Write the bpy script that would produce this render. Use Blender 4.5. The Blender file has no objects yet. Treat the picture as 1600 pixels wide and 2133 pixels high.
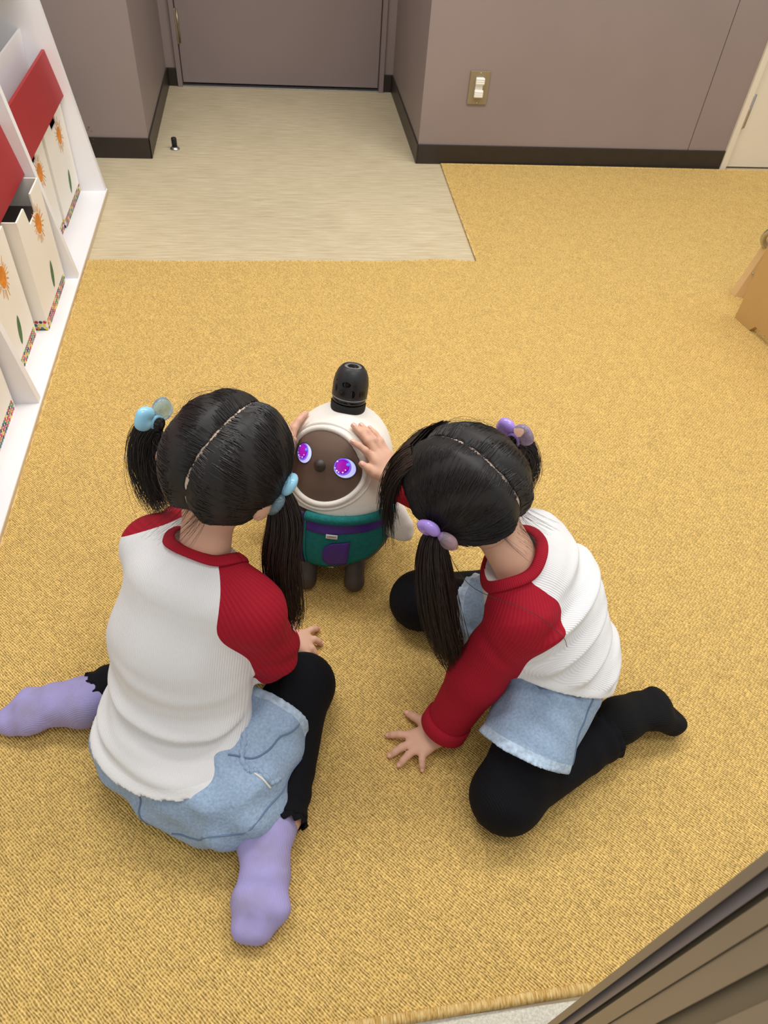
import bpy, bmesh, math, random
import numpy as np
from mathutils import Matrix, Vector

random.seed(4); rng = np.random.default_rng(7)
scene = bpy.context.scene
col = scene.collection
A = lambda *v: np.array(v, dtype=float)

# ------------------------------------------------------------------ camera
CAM_R = ((0.99126860, 0.04079452, -0.12538884),
         (-0.11513088, 0.73132497, -0.67224153),
         (0.06427622, 0.68080805, 0.72963619))
cd = bpy.data.cameras.new('camera')
cam = bpy.data.objects.new('camera', cd); col.objects.link(cam)
m4 = Matrix(CAM_R).to_4x4(); m4.translation = (0, 0, 1.22)
cam.matrix_world = m4
cd.sensor_fit = 'VERTICAL'; cd.sensor_height = 9.8
cd.lens = 9.8 * 1543.8 / 2133.0
cd.clip_start = 0.02
cd.dof.use_dof = True; cd.dof.focus_distance = 1.2; cd.dof.aperture_fstop = 3.6
scene.camera = cam

# ------------------------------------------------------------------ light
w = bpy.data.worlds.new('world'); scene.world = w; w.use_nodes = True
w.node_tree.nodes['Background'].inputs[0].default_value = (1.0, 0.98, 0.955, 1)
w.node_tree.nodes['Background'].inputs[1].default_value = 0.38
def area(name, loc, sx, sy, power, colr=(1, 0.975, 0.935)):
    l = bpy.data.lights.new(name, 'AREA'); l.shape = 'RECTANGLE'; l.size = sx; l.size_y = sy
    l.energy = power; l.color = colr
    o = bpy.data.objects.new(name, l); o.location = loc; col.objects.link(o); return o
area('ceiling_lamp', (-0.3, 1.85, 2.55), 1.3, 0.5, 20)
area('ceiling_lamp', (1.4, 1.75, 2.55), 1.3, 0.5, 20)
area('ceiling_lamp', (0.6, 0.2, 2.55), 1.3, 0.5, 8)
scene.view_settings.view_transform = 'Standard'; scene.view_settings.look = 'None'
scene.view_settings.gamma = 1; scene.view_settings.use_curve_mapping = False
scene.view_settings.exposure = 0.70

# ------------------------------------------------------------------ helpers
def lin(c):
    return c / 12.92 if c <= 0.04045 else ((c + 0.055) / 1.055) ** 2.4
def rgb(r, g, b): return (lin(r / 255), lin(g / 255), lin(b / 255), 1)

MATS = {}
def mat(name, color, rough=0.6, metal=0.0, spec=0.5, noise=None, bump=None, **kw):
    """noise=(scale, amount) varies the colour, bump=(scale, strength) gives relief"""
    m = bpy.data.materials.new(name); m.use_nodes = True; MATS[name] = m
    nt = m.node_tree; b = nt.nodes['Principled BSDF']
    b.inputs['Base Color'].default_value = color
    b.inputs['Roughness'].default_value = rough; b.inputs['Metallic'].default_value = metal
    b.inputs['Specular IOR Level'].default_value = spec
    for k, v in kw.items(): b.inputs[k.replace('_', ' ')].default_value = v
    tc = nt.nodes.new('ShaderNodeTexCoord')
    if noise:
        n = nt.nodes.new('ShaderNodeTexNoise'); n.inputs['Scale'].default_value = noise[0]; n.inputs['Detail'].default_value = 4
        nt.links.new(tc.outputs['Object'], n.inputs['Vector'])
        r = nt.nodes.new('ShaderNodeValToRGB')
        a = noise[1]
        r.color_ramp.elements[0].position = 0.3; r.color_ramp.elements[1].position = 0.7
        r.color_ramp.elements[0].color = [c * (1 - a) for c in color[:3]] + [1]
        r.color_ramp.elements[1].color = [min(1, c * (1 + a)) for c in color[:3]] + [1]
        nt.links.new(n.outputs['Fac'], r.inputs[0]); nt.links.new(r.outputs[0], b.inputs['Base Color'])
    if bump:
        n = nt.nodes.new('ShaderNodeTexNoise'); n.inputs['Scale'].default_value = bump[0]; n.inputs['Detail'].default_value = 5
        nt.links.new(tc.outputs['Object'], n.inputs['Vector'])
        bp = nt.nodes.new('ShaderNodeBump'); bp.inputs['Strength'].default_value = bump[1]; bp.inputs['Distance'].default_value = 0.002
        nt.links.new(n.outputs['Fac'], bp.inputs['Height']); nt.links.new(bp.outputs[0], b.inputs['Normal'])
    return m

def emat(name, color, strength):
    m = bpy.data.materials.new(name); m.use_nodes = True; MATS[name] = m
    b = m.node_tree.nodes['Principled BSDF']; b.inputs['Base Color'].default_value = color
    b.inputs['Roughness'].default_value = 0.15
    b.inputs['Emission Color'].default_value = color; b.inputs['Emission Strength'].default_value = strength
    return m

def rib_mat(name, color, period, strength, shade=0.1, rough=0.85, dirt=None):
    """knitted cloth: fine ribs follow the 'rib' attribute (metres across the knit)"""
    m = mat(name, color, rough, spec=0.2)
    nt = m.node_tree; b = nt.nodes['Principled BSDF']
    at = nt.nodes.new('ShaderNodeAttribute'); at.attribute_name = 'rib'
    mu = nt.nodes.new('ShaderNodeMath'); mu.operation = 'MULTIPLY'; mu.inputs[1].default_value = 2 * math.pi / period
    si = nt.nodes.new('ShaderNodeMath'); si.operation = 'SINE'
    nt.links.new(at.outputs['Fac'], mu.inputs[0]); nt.links.new(mu.outputs[0], si.inputs[0])
    tc = nt.nodes.new('ShaderNodeTexCoord')
    n = nt.nodes.new('ShaderNodeTexNoise'); n.inputs['Scale'].default_value = 45; n.inputs['Detail'].default_value = 4
    nt.links.new(tc.outputs['Object'], n.inputs['Vector'])
    ad = nt.nodes.new('ShaderNodeMath'); ad.operation = 'MULTIPLY_ADD'; ad.inputs[1].default_value = 0.35
    nt.links.new(si.outputs[0], ad.inputs[0]); nt.links.new(n.outputs['Fac'], ad.inputs[2])
    bp = nt.nodes.new('ShaderNodeBump'); bp.inputs['Strength'].default_value = strength; bp.inputs['Distance'].default_value = 0.0012
    nt.links.new(ad.outputs[0], bp.inputs['Height']); nt.links.new(bp.outputs[0], b.inputs['Normal'])
    r = nt.nodes.new('ShaderNodeMapRange'); r.inputs['From Min'].default_value = -1; r.inputs['To Min'].default_value = 1 - shade; r.inputs['To Max'].default_value = 1
    nt.links.new(si.outputs[0], r.inputs['Value'])
    mx = nt.nodes.new('ShaderNodeMix'); mx.data_type = 'RGBA'; mx.blend_type = 'MULTIPLY'; mx.inputs['Factor'].default_value = 1
    mx.inputs['A'].default_value = color; nt.links.new(r.outputs[0], mx.inputs['B'])
    out = mx.outputs['Result']
    if dirt:                                                  # worn, grubby patches
        nd = nt.nodes.new('ShaderNodeTexNoise'); nd.inputs['Scale'].default_value = 17; nd.inputs['Detail'].default_value = 3
        nt.links.new(tc.outputs['Object'], nd.inputs['Vector'])
        rd = nt.nodes.new('ShaderNodeMapRange'); rd.inputs['From Min'].default_value = .42; rd.inputs['From Max'].default_value = .68; rd.inputs['To Max'].default_value = .6
        nt.links.new(nd.outputs['Fac'], rd.inputs['Value'])
        md_ = nt.nodes.new('ShaderNodeMix'); md_.data_type = 'RGBA'; md_.inputs['B'].default_value = dirt
        nt.links.new(rd.outputs[0], md_.inputs['Factor']); nt.links.new(out, md_.inputs['A']); out = md_.outputs['Result']
    nt.links.new(out, b.inputs['Base Color'])
    return m

def empty(name, loc, label=None, cat=None, group=None):
    o = bpy.data.objects.new(name, None); o.location = loc; o.empty_display_size = 0.05; col.objects.link(o)
    tag(o, label, cat, group); return o
def tag(o, label=None, cat=None, group=None, kind=None):
    if label: o['label'] = label
    if cat: o['category'] = cat
    if group: o['group'] = group
    if kind: o['kind'] = kind
    return o
def origin(o):
    p = Vector((0, 0, 0))
    while o is not None:
        p += o.location; o = o.parent
    return p
def mobj(name, V, F, m, parent=None, smooth=True, fm=None, attrs=None):
    """V in world coordinates; F (n,3|4) array or list of polygons"""
    V = np.asarray(V, dtype=np.float32).reshape(-1, 3)
    off = np.array(origin(parent)) if parent else np.zeros(3)
    me = bpy.data.meshes.new(name)
    V = V - off.astype(np.float32)
    if isinstance(F, np.ndarray):
        k = F.shape[1]; n = len(F)
        me.vertices.add(len(V)); me.vertices.foreach_set('co', V.ravel())
        me.loops.add(n * k); me.loops.foreach_set('vertex_index', F.astype(np.int32).ravel())
        me.polygons.add(n); me.polygons.foreach_set('loop_start', np.arange(0, n * k, k, dtype=np.int32))
        me.update(calc_edges=True); me.validate()
    else:
        me.from_pydata([tuple(v) for v in V], [], F)
    for mm in (m if isinstance(m, (list, tuple)) else [m]): me.materials.append(MATS[mm] if isinstance(mm, str) else mm)
    if fm is not None: me.polygons.foreach_set('material_index', np.asarray(fm, dtype=np.int32))
    me.polygons.foreach_set('use_smooth', np.full(len(me.polygons), bool(smooth)))
    for k, v in (attrs or {}).items():
        a = me.attributes.new(k, 'FLOAT', 'POINT'); a.data.foreach_set('value', np.asarray(v, dtype=np.float32))
    me.update()
    o = bpy.data.objects.new(name, me); o.parent = parent; col.objects.link(o); return o

class MB:
    """collects simple shapes into one mesh"""
    def __init__(s): s.V = []; s.F = []; s.M = []
    def add(s, V, F, mi=0):
        b = len(s.V); s.V += [tuple(v) for v in V]; s.F += [tuple(i + b for i in f) for f in F]; s.M += [mi] * len(F); return s
    def box(s, lo, hi, mi=0, bev=0.0):
        x0, y0, z0 = lo; x1, y1, z1 = hi
        if bev <= 0:
            V = [(x0, y0, z0), (x1, y0, z0), (x1, y1, z0), (x0, y1, z0), (x0, y0, z1), (x1, y0, z1), (x1, y1, z1), (x0, y1, z1)]
            return s.add(V, [(3, 2, 1, 0), (4, 5, 6, 7), (0, 1, 5, 4), (1, 2, 6, 5), (2, 3, 7, 6), (3, 0, 4, 7)], mi)
        bm = bmesh.new(); bmesh.ops.create_cube(bm, size=1)
        for v in bm.verts: v.co = Vector(((x0 + x1) / 2 + v.co.x * (x1 - x0), (y0 + y1) / 2 + v.co.y * (y1 - y0), (z0 + z1) / 2 + v.co.z * (z1 - z0)))
        bmesh.ops.bevel(bm, geom=bm.edges[:], offset=bev, segments=2, affect='EDGES', profile=0.5)
        bm.verts.index_update()
        s.add([v.co[:] for v in bm.verts], [[v.index for v in f.verts] for f in bm.faces], mi); bm.free(); return s
    def prism(s, poly, a, b, mi=0):
        """poly of 3-D points extruded by vector b-a (a ignored when None)"""
        n = len(poly); d = np.asarray(b, float)
        V = [tuple(p) for p in poly] + [tuple(np.asarray(p) + d) for p in poly]
        F = [tuple(range(n - 1, -1, -1)), tuple(range(n, 2 * n))] + [(i, (i + 1) % n, n + (i + 1) % n, n + i) for i in range(n)]
        return s.add(V, F, mi)
    def lathe(s, prof, c=(0, 0, 0), ax=(0, 0, 1), n=32, mi=0):
        ax = Vector(ax).normalized(); q = ax.to_track_quat('Z', 'Y').to_matrix()
        V = []; F = []; m = len(prof)
        for r, z in prof:
            for i in range(n):
                a = 2 * math.pi * i / n
                V.append(tuple(Vector(c) + q @ Vector((r * math.cos(a), r * math.sin(a), z))))
        for j in range(m - 1):
            for i in range(n): F.append((j * n + i, j * n + (i + 1) % n, (j + 1) * n + (i + 1) % n, (j + 1) * n + i))
        F.append(tuple(range(n - 1, -1, -1))); F.append(tuple((m - 1) * n + i for i in range(n)))
        return s.add(V, F, mi)
    def tube(s, pts, r, n=8, closed=False, mi=0):
        P, Fc = tube(pts, r, n, closed); return s.add(P, [tuple(f) for f in Fc], mi)
    def build(s, name, m, parent=None, smooth=False):
        o = mobj(name, np.array(s.V), s.F, m, parent, smooth, s.M)
        return o

def spline(P, n):
    """Catmull-Rom through P (k,d), n samples"""
    P = np.asarray(P, float); k = len(P)
    Q = np.vstack([2 * P[0] - P[1], P, 2 * P[-1] - P[-2]])
    t = np.linspace(0, k - 1 - 1e-9, n); i = t.astype(int); u = (t - i)[:, None]
    p0, p1, p2, p3 = Q[i], Q[i + 1], Q[i + 2], Q[i + 3]
    return 0.5 * (2 * p1 + (p2 - p0) * u + (2 * p0 - 5 * p1 + 4 * p2 - p3) * u ** 2 + (3 * p1 - p0 - 3 * p2 + p3) * u ** 3)

def tube(pts, r, n=8, closed=False):
    P = np.asarray(pts, float); k = len(P); r = np.broadcast_to(np.asarray(r, float), (k,))
    T = np.gradient(P, axis=0) if not closed else np.roll(P, -1, 0) - np.roll(P, 1, 0)
    T /= np.linalg.norm(T, axis=1)[:, None] + 1e-12
    ref = A(0, 0, 1) if abs(T[0, 2]) < 0.9 else A(1, 0, 0)
    N = np.zeros_like(P); v = np.cross(T[0], ref); v /= np.linalg.norm(v)
    for i in range(k):
        v = v - T[i] * np.dot(v, T[i]); v /= np.linalg.norm(v) + 1e-12; N[i] = v
    Bn = np.cross(T, N); a = 2 * np.pi * np.arange(n) / n
    V = P[:, None] + r[:, None, None] * (np.cos(a)[None, :, None] * N[:, None] + np.sin(a)[None, :, None] * Bn[:, None])
    F = []
    for j in range(k if closed else k - 1):
        jj = (j + 1) % k
        for i in range(n): F.append((j * n + i, j * n + (i + 1) % n, jj * n + (i + 1) % n, jj * n + i))
    if not closed: F.append(tuple(range(n - 1, -1, -1))); F.append(tuple((k - 1) * n + i for i in range(n)))
    return V.reshape(-1, 3), F

# ---- signed-distance modelling: soft bodies and cloth are meshed from blended volumes
def nrm(v): v = np.asarray(v, float); return v / np.linalg.norm(v)
class Prim:
    def __init__(s, f, c, r, k): s.f = f; s.c = np.asarray(c, float); s.r = r; s.k = k
def cap(a, b, ra, rb, k=0.012):
    a = np.asarray(a, float); b = np.asarray(b, float); ba = b - a; L2 = float(ba @ ba) + 1e-12
    def f(p):
        q = p - a; t = np.clip(q @ ba / L2, 0, 1)
        d = q - t[:, None] * ba
        return np.sqrt(np.einsum('ij,ij->i', d, d)) - (ra + (rb - ra) * t)
    return Prim(f, (a + b) / 2, math.sqrt(L2) / 2 + max(ra, rb), k)
def ell(c, r, k=0.012, axes=None):
    c = np.asarray(c, float); r = np.asarray(r, float); M = np.eye(3) if axes is None else np.array([nrm(x) for x in axes])
    def f(p):
        q = (p - c) @ M.T
        k0 = np.sqrt(((q / r) ** 2).sum(1)) + 1e-9; k1 = np.sqrt(((q / r ** 2) ** 2).sum(1)) + 1e-9
        return k0 * (k0 - 1) / k1
    return Prim(f, c, float(max(r)), k)
def ecap(a, b, ra, rb, side, k=0.012):
    """capsule with elliptical section: ra, rb = (half width along side, half depth)"""
    a = np.asarray(a, float); b = np.asarray(b, float); u = b - a; L = np.linalg.norm(u); u = u / L
    s = np.asarray(side, float); s = nrm(s - u * (s @ u)); n = np.cross(u, s); m = min(min(ra), min(rb))
    def f(p):
        q = p - a; t = q @ u; tc = np.clip(t, 0, L); fr = tc / L
        w = ra[0] + (rb[0] - ra[0]) * fr; d = ra[1] + (rb[1] - ra[1]) * fr
        x = q @ s; y = q @ n; z = t - tc
        k0 = np.sqrt((x / w) ** 2 + (y / d) ** 2 + (z / m) ** 2) + 1e-9
        k1 = np.sqrt((x / w ** 2) ** 2 + (y / d ** 2) ** 2 + (z / m ** 2) ** 2) + 1e-9
        return k0 * (k0 - 1) / k1
    return Prim(f, (a + b) / 2, L / 2 + max(max(ra), max(rb)), k)

def sdf_eval(prims, p, post=None, lo=None, hi=None):
    d = np.full(len(p), 1.0)
    for g in prims:
        if lo is not None:
            q = np.maximum(np.maximum(lo - g.c, g.c - hi), 0)
            if q @ q > (g.r + 0.06) ** 2: continue
        e = g.f(p); k = g.k
        h = np.maximum(k - np.abs(d - e), 0) / k
        d = np.minimum(d, e) - h * h * k * 0.25
    return post(p, d) if post else d

def mesh_sdf(prims, h, post=None, B=12, lo=None, hi=None):
    if lo is None:
        lo = np.min([g.c - g.r for g in prims], 0) - 0.02; hi = np.max([g.c + g.r for g in prims], 0) + 0.02
    nb = np.ceil((hi - lo) / (B * h)).astype(int)
    I = np.stack(np.meshgrid(*[np.arange(n) for n in nb], indexing='ij'), -1).reshape(-1, 3)
    cen = lo + (I + 0.5) * B * h
    dc = sdf_eval(prims, cen, post)
    I = I[np.abs(dc) < B * h * 0.87 * 1.35 + 0.006]
    N = nb * B + 2; ST = A(N[1] * N[2], N[2], 1).astype(np.int64)
    g = np.arange(B + 1); G = np.stack(np.meshgrid(g, g, g, indexing='ij'), -1).reshape(-1, 3)
    ids = []; pos = []; quads = []
    corner = [(i, j, k) for i in (0, 1) for j in (0, 1) for k in (0, 1)]
    edges = [(a, b) for a in range(8) for b in range(a + 1, 8) if sum(x != y for x, y in zip(corner[a], corner[b])) == 1]
    for bi in I:
        base = bi * B; bl = lo + base * h
        v = sdf_eval(prims, bl + G * h, post, bl, bl + B * h).reshape(B + 1, B + 1, B + 1)
        s = v < 0
        if s.all() or not s.any(): continue
        c = [v[i:B + i, j:B + j, k:B + k] for i, j, k in corner]
        cs = [x < 0 for x in c]
        tot = sum(x.astype(int) for x in cs); act = (tot > 0) & (tot < 8)
        if act.any():
            ii = np.argwhere(act); cv = [x[act] for x in c]; acc = np.zeros((len(ii), 3)); cnt = np.zeros(len(ii))
            for a, b in edges:
                va, vb = cv[a], cv[b]; x = (va < 0) != (vb < 0)
                t = np.where(x, va / np.where(x, va - vb, 1), 0)
                pa, pb = np.array(corner[a]), np.array(corner[b])
                acc += np.where(x[:, None], pa + t[:, None] * (pb - pa), 0); cnt += x
            pos.append(bl + (ii + acc / cnt[:, None]) * h)
            ids.append((ii + base + 1) @ ST)
        for ax in range(3):
            sl0 = [slice(0, B)] * 3; sl1 = [slice(0, B)] * 3; sl1[ax] = slice(1, B + 1)
            a0 = s[tuple(sl0)]; a1 = s[tuple(sl1)]; e = np.argwhere(a0 != a1)
            if not len(e): continue
            fl = a0[tuple(e.T)]
            u = np.zeros(3, int); u[(ax + 1) % 3] = 1; w_ = np.zeros(3, int); w_[(ax + 2) % 3] = 1
            q = e + base + 1
            qq = np.stack([q @ ST, (q - u) @ ST, (q - u - w_) @ ST, (q - w_) @ ST], 1)
            qq[~fl] = qq[~fl][:, ::-1]
            quads.append(qq)
    ids = np.concatenate(ids); pos = np.concatenate(pos); quads = np.concatenate(quads)
    o = np.argsort(ids); ids = ids[o]; pos = pos[o]
    ix = np.clip(np.searchsorted(ids, quads), 0, len(ids) - 1)
    ok = (ids[ix] == quads).all(1); F = ix[ok]
    return relax(pos, F, 3), F

def relax(V, F, it):
    n = len(V); E = np.concatenate([F[:, [i, (i + 1) % F.shape[1]]] for i in range(F.shape[1])])
    cnt = np.bincount(E[:, 0], minlength=n) + np.bincount(E[:, 1], minlength=n)
    for i in range(it * 2):
        S = np.stack([np.bincount(E[:, 0], V[E[:, 1], a], n) + np.bincount(E[:, 1], V[E[:, 0], a], n) for a in range(3)], 1)
        L = S / np.maximum(cnt, 1)[:, None] - V
        V = V + L * (0.5 if i % 2 == 0 else -0.51)
    return V

def split(V, F, s):
    """cut the mesh along s = 0; returns (V,F) of the part with s > 0 and of the part with s <= 0"""
    if F.shape[1] == 4: F = np.concatenate([F[:, [0, 1, 2]], F[:, [0, 2, 3]]])
    pos = s > 0; out = []
    E = np.sort(np.concatenate([F[:, [0, 1]], F[:, [1, 2]], F[:, [2, 0]]]), 1)
    x = pos[E[:, 0]] != pos[E[:, 1]]; UE = np.unique(E[x], axis=0)
    key = UE[:, 0].astype(np.int64) * len(V) + UE[:, 1]
    t = s[UE[:, 0]] / (s[UE[:, 0]] - s[UE[:, 1]]); NV = V[UE[:, 0]] + t[:, None] * (V[UE[:, 1]] - V[UE[:, 0]])
    VV = np.vstack([V, NV])
    def mid(a, b):
        k = np.minimum(a, b).astype(np.int64) * len(V) + np.maximum(a, b); return len(V) + np.searchsorted(key, k)
    for side in (True, False):
        p = pos if side else ~pos
        c = p[F].sum(1); T = [F[c == 3]]
        for want in (1, 2):
            G = F[c == want]
            if not len(G): continue
            odd = p[G] if want == 1 else ~p[G]
            r = np.argmax(odd, 1); a = G[np.arange(len(G)), r]; b = G[np.arange(len(G)), (r + 1) % 3]; d = G[np.arange(len(G)), (r + 2) % 3]
            mab = mid(a, b); mad = mid(a, d)
            if want == 1: T.append(np.stack([a, mab, mad], 1))
            else: T += [np.stack([mab, b, d], 1), np.stack([mab, d, mad], 1)]
        T = np.concatenate(T); u, inv = np.unique(T, return_inverse=True)
        out.append((VV[u], inv.reshape(-1, 3)))
    return out

def sst(x, a, b):
    t = np.clip((x - a) / (b - a), 0, 1); return t * t * (3 - 2 * t)

def strands(name, paths, rad, m, parent, taper=True):
    """paths (N,M,3): hair strands as thin three-sided tubes in one mesh"""
    P = np.asarray(paths, float); N, M, _ = P.shape
    T = np.gradient(P, axis=1); T /= np.linalg.norm(T, axis=2)[..., None] + 1e-12
    ref = nrm(A(0.3, -0.5, 0.81)); X = np.cross(T, ref); X /= np.linalg.norm(X, axis=2)[..., None] + 1e-9; Y = np.cross(T, X)
    r = np.broadcast_to(np.asarray(rad, float).reshape(-1, 1), (N, M)).copy()
    if taper: r *= np.linspace(1, 0.35, M)[None]
    V = np.stack([P + r[..., None] * (math.cos(a) * X + math.sin(a) * Y) for a in (0, 2.094, 4.189)], 2)
    idx = np.arange(N * M * 3).reshape(N, M, 3); q = []
    for i in range(3):
        j = (i + 1) % 3
        q.append(np.stack([idx[:, :-1, i], idx[:, :-1, j], idx[:, 1:, j], idx[:, 1:, i]], -1).reshape(-1, 4))
    o = mobj(name, V.reshape(-1, 3), np.concatenate(q), m, parent, True)
    return o

# ------------------------------------------------------------------ materials
mat('wall_paint', rgb(143, 129, 125), 0.5, spec=0.35, noise=(2.5, 0.05), bump=(260, 0.05))
mat('door_paint', rgb(138, 124, 122), 0.45, spec=0.35, noise=(3, 0.03), bump=(200, 0.03))
mat('white_door', rgb(222, 212, 192), 0.45, noise=(4, 0.02))
mat('baseboard_vinyl', rgb(44, 37, 33), 0.4, noise=(30, 0.12))
mat('dark_gap', rgb(30, 26, 25), 0.7)
mat('brass_dull', rgb(150, 138, 112), 0.35, 0.8, noise=(60, 0.15))
mat('steel', rgb(190, 190, 188), 0.3, 0.9, noise=(80, 0.08))
mat('plate_metal', rgb(150, 138, 112), 0.4, 0.45)
mat('white_plastic', rgb(238, 236, 228), 0.35)
mat('rubber_black', rgb(22, 21, 21), 0.55)
mat('rack_white', rgb(238, 237, 240), 0.55, noise=(6, 0.015))
mat('card_edge', rgb(214, 198, 170), 0.8)
mat('box_white', rgb(242, 238, 230), 0.6, noise=(8, 0.015))
mat('box_shade', rgb(58, 46, 40), 0.8)  # dark colour standing in for the shade inside a box
mat('red_board', rgb(162, 42, 46), 0.5, noise=(5, 0.04))
mat('sun_orange', rgb(222, 138, 40), 0.7, noise=(90, 0.25))
mat('sun_yellow', rgb(232, 178, 60), 0.7, noise=(90, 0.2))
mat('leaf_green', rgb(74, 116, 72), 0.7, noise=(70, 0.3))
for i, c in enumerate([(204, 44, 52), (38, 52, 80), (110, 160, 60), (236, 214, 70), (196, 70, 110), (60, 120, 116), (226, 130, 50)]):
    mat('dot_%d' % i, rgb(*c), 0.6)
mat('wood_light', rgb(196, 160, 102), 0.5, noise=(5, 0.06))
mat('wood_edge', rgb(222, 190, 138), 0.5)
mat('jamb_tan', rgb(152, 137, 115), 0.45, 0.15, noise=(6, 0.04))
mat('jamb_olive', rgb(122, 112, 92), 0.5, 0.15)
mat('jamb_grey', rgb(132, 126, 130), 0.4, 0.2)

def carpet_material():
    m = mat('carpet_loop', rgb(220, 176, 84), 0.95, spec=0.1); nt = m.node_tree; b = nt.nodes['Principled BSDF']
    tc = nt.nodes.new('ShaderNodeTexCoord'); mp = nt.nodes.new('ShaderNodeMapping')
    mp.inputs['Scale'].default_value = (175, 275, 1)
    mr0 = nt.nodes.new('ShaderNodeMapping'); mr0.inputs['Rotation'].default_value = (0, 0, math.radians(46))
    nt.links.new(tc.outputs['Object'], mr0.inputs['Vector']); nt.links.new(mr0.outputs[0], mp.inputs['Vector'])
    nz = nt.nodes.new('ShaderNodeTexNoise'); nz.inputs['Scale'].default_value = 0.35; nz.inputs['Detail'].default_value = 1
    nt.links.new(mp.outputs[0], nz.inputs['Vector'])
    mv = nt.nodes.new('ShaderNodeMix'); mv.data_type = 'VECTOR'; mv.blend_type = 'MIX' if hasattr(mv, 'blend_type') else 'MIX'
    ad = nt.nodes.new('ShaderNodeVectorMath'); ad.operation = 'MULTIPLY_ADD'; ad.inputs[1].default_value = (1.3, 1.3, 0)
    nt.links.new(nz.outputs['Color'], ad.inputs[0]); nt.links.new(mp.outputs[0], ad.inputs[2])
    nt.nodes.remove(mv)
    vo = nt.nodes.new('ShaderNodeTexVoronoi'); vo.voronoi_dimensions = '2D'; vo.inputs['Scale'].default_value = 1; vo.inputs['Randomness'].default_value = 0.38
    nt.links.new(ad.outputs[0], vo.inputs['Vector'])
    inv = nt.nodes.new('ShaderNodeMapRange'); inv.inputs['From Max'].default_value = 0.75; inv.inputs['To Min'].default_value = 1; inv.inputs['To Max'].default_value = 0
    nt.links.new(vo.outputs['Distance'], inv.inputs['Value'])
    sx = nt.nodes.new('ShaderNodeSeparateXYZ'); nt.links.new(ad.outputs[0], sx.inputs[0])
    w1 = nt.nodes.new('ShaderNodeMath'); w1.operation = 'MULTIPLY'; w1.inputs[1].default_value = 2 * math.pi; nt.links.new(sx.outputs['Y'], w1.inputs[0])
    w2 = nt.nodes.new('ShaderNodeMath'); w2.operation = 'COSINE'; nt.links.new(w1.outputs[0], w2.inputs[0])
    w3 = nt.nodes.new('ShaderNodeMapRange'); w3.inputs['From Min'].default_value = -1; w3.inputs['To Min'].default_value = .5; w3.inputs['To Max'].default_value = 0
    nt.links.new(w2.outputs[0], w3.inputs['Value'])
    hm = nt.nodes.new('ShaderNodeMath'); hm.operation = 'MULTIPLY_ADD'; hm.inputs[1].default_value = .55
    nt.links.new(inv.outputs[0], hm.inputs[0]); nt.links.new(w3.outputs[0], hm.inputs[2]); inv = hm; inv_out = hm.outputs[0]
    bp = nt.nodes.new('ShaderNodeBump'); bp.inputs['Strength'].default_value = 0.9; bp.inputs['Distance'].default_value = 0.0021
    nt.links.new(inv.outputs[0], bp.inputs['Height']); nt.links.new(bp.outputs[0], b.inputs['Normal'])
    # yarn: each loop its own tone; shade between the loops is painted dark
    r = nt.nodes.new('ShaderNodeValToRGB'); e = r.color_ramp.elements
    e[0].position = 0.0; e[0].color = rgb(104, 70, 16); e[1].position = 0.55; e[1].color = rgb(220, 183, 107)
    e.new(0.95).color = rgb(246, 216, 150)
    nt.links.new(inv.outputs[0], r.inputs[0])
    sp = nt.nodes.new('ShaderNodeSeparateColor'); nt.links.new(vo.outputs['Color'], sp.inputs[0])
    n2 = nt.nodes.new('ShaderNodeTexNoise'); n2.inputs['Scale'].default_value = 30; n2.inputs['Detail'].default_value = 5
    nt.links.new(tc.outputs['Object'], n2.inputs['Vector'])
    a2 = nt.nodes.new('ShaderNodeMath'); a2.operation = 'ADD'; nt.links.new(sp.outputs[0], a2.inputs[0]); nt.links.new(n2.outputs['Fac'], a2.inputs[1])
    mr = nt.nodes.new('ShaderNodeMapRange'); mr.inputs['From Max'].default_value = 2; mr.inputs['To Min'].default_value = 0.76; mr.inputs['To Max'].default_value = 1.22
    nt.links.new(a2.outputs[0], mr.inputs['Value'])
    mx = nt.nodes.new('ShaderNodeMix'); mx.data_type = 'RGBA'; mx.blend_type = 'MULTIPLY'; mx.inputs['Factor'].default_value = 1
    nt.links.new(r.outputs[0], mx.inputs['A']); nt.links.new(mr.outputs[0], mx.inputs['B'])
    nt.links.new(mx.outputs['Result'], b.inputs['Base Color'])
carpet_material()

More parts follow.
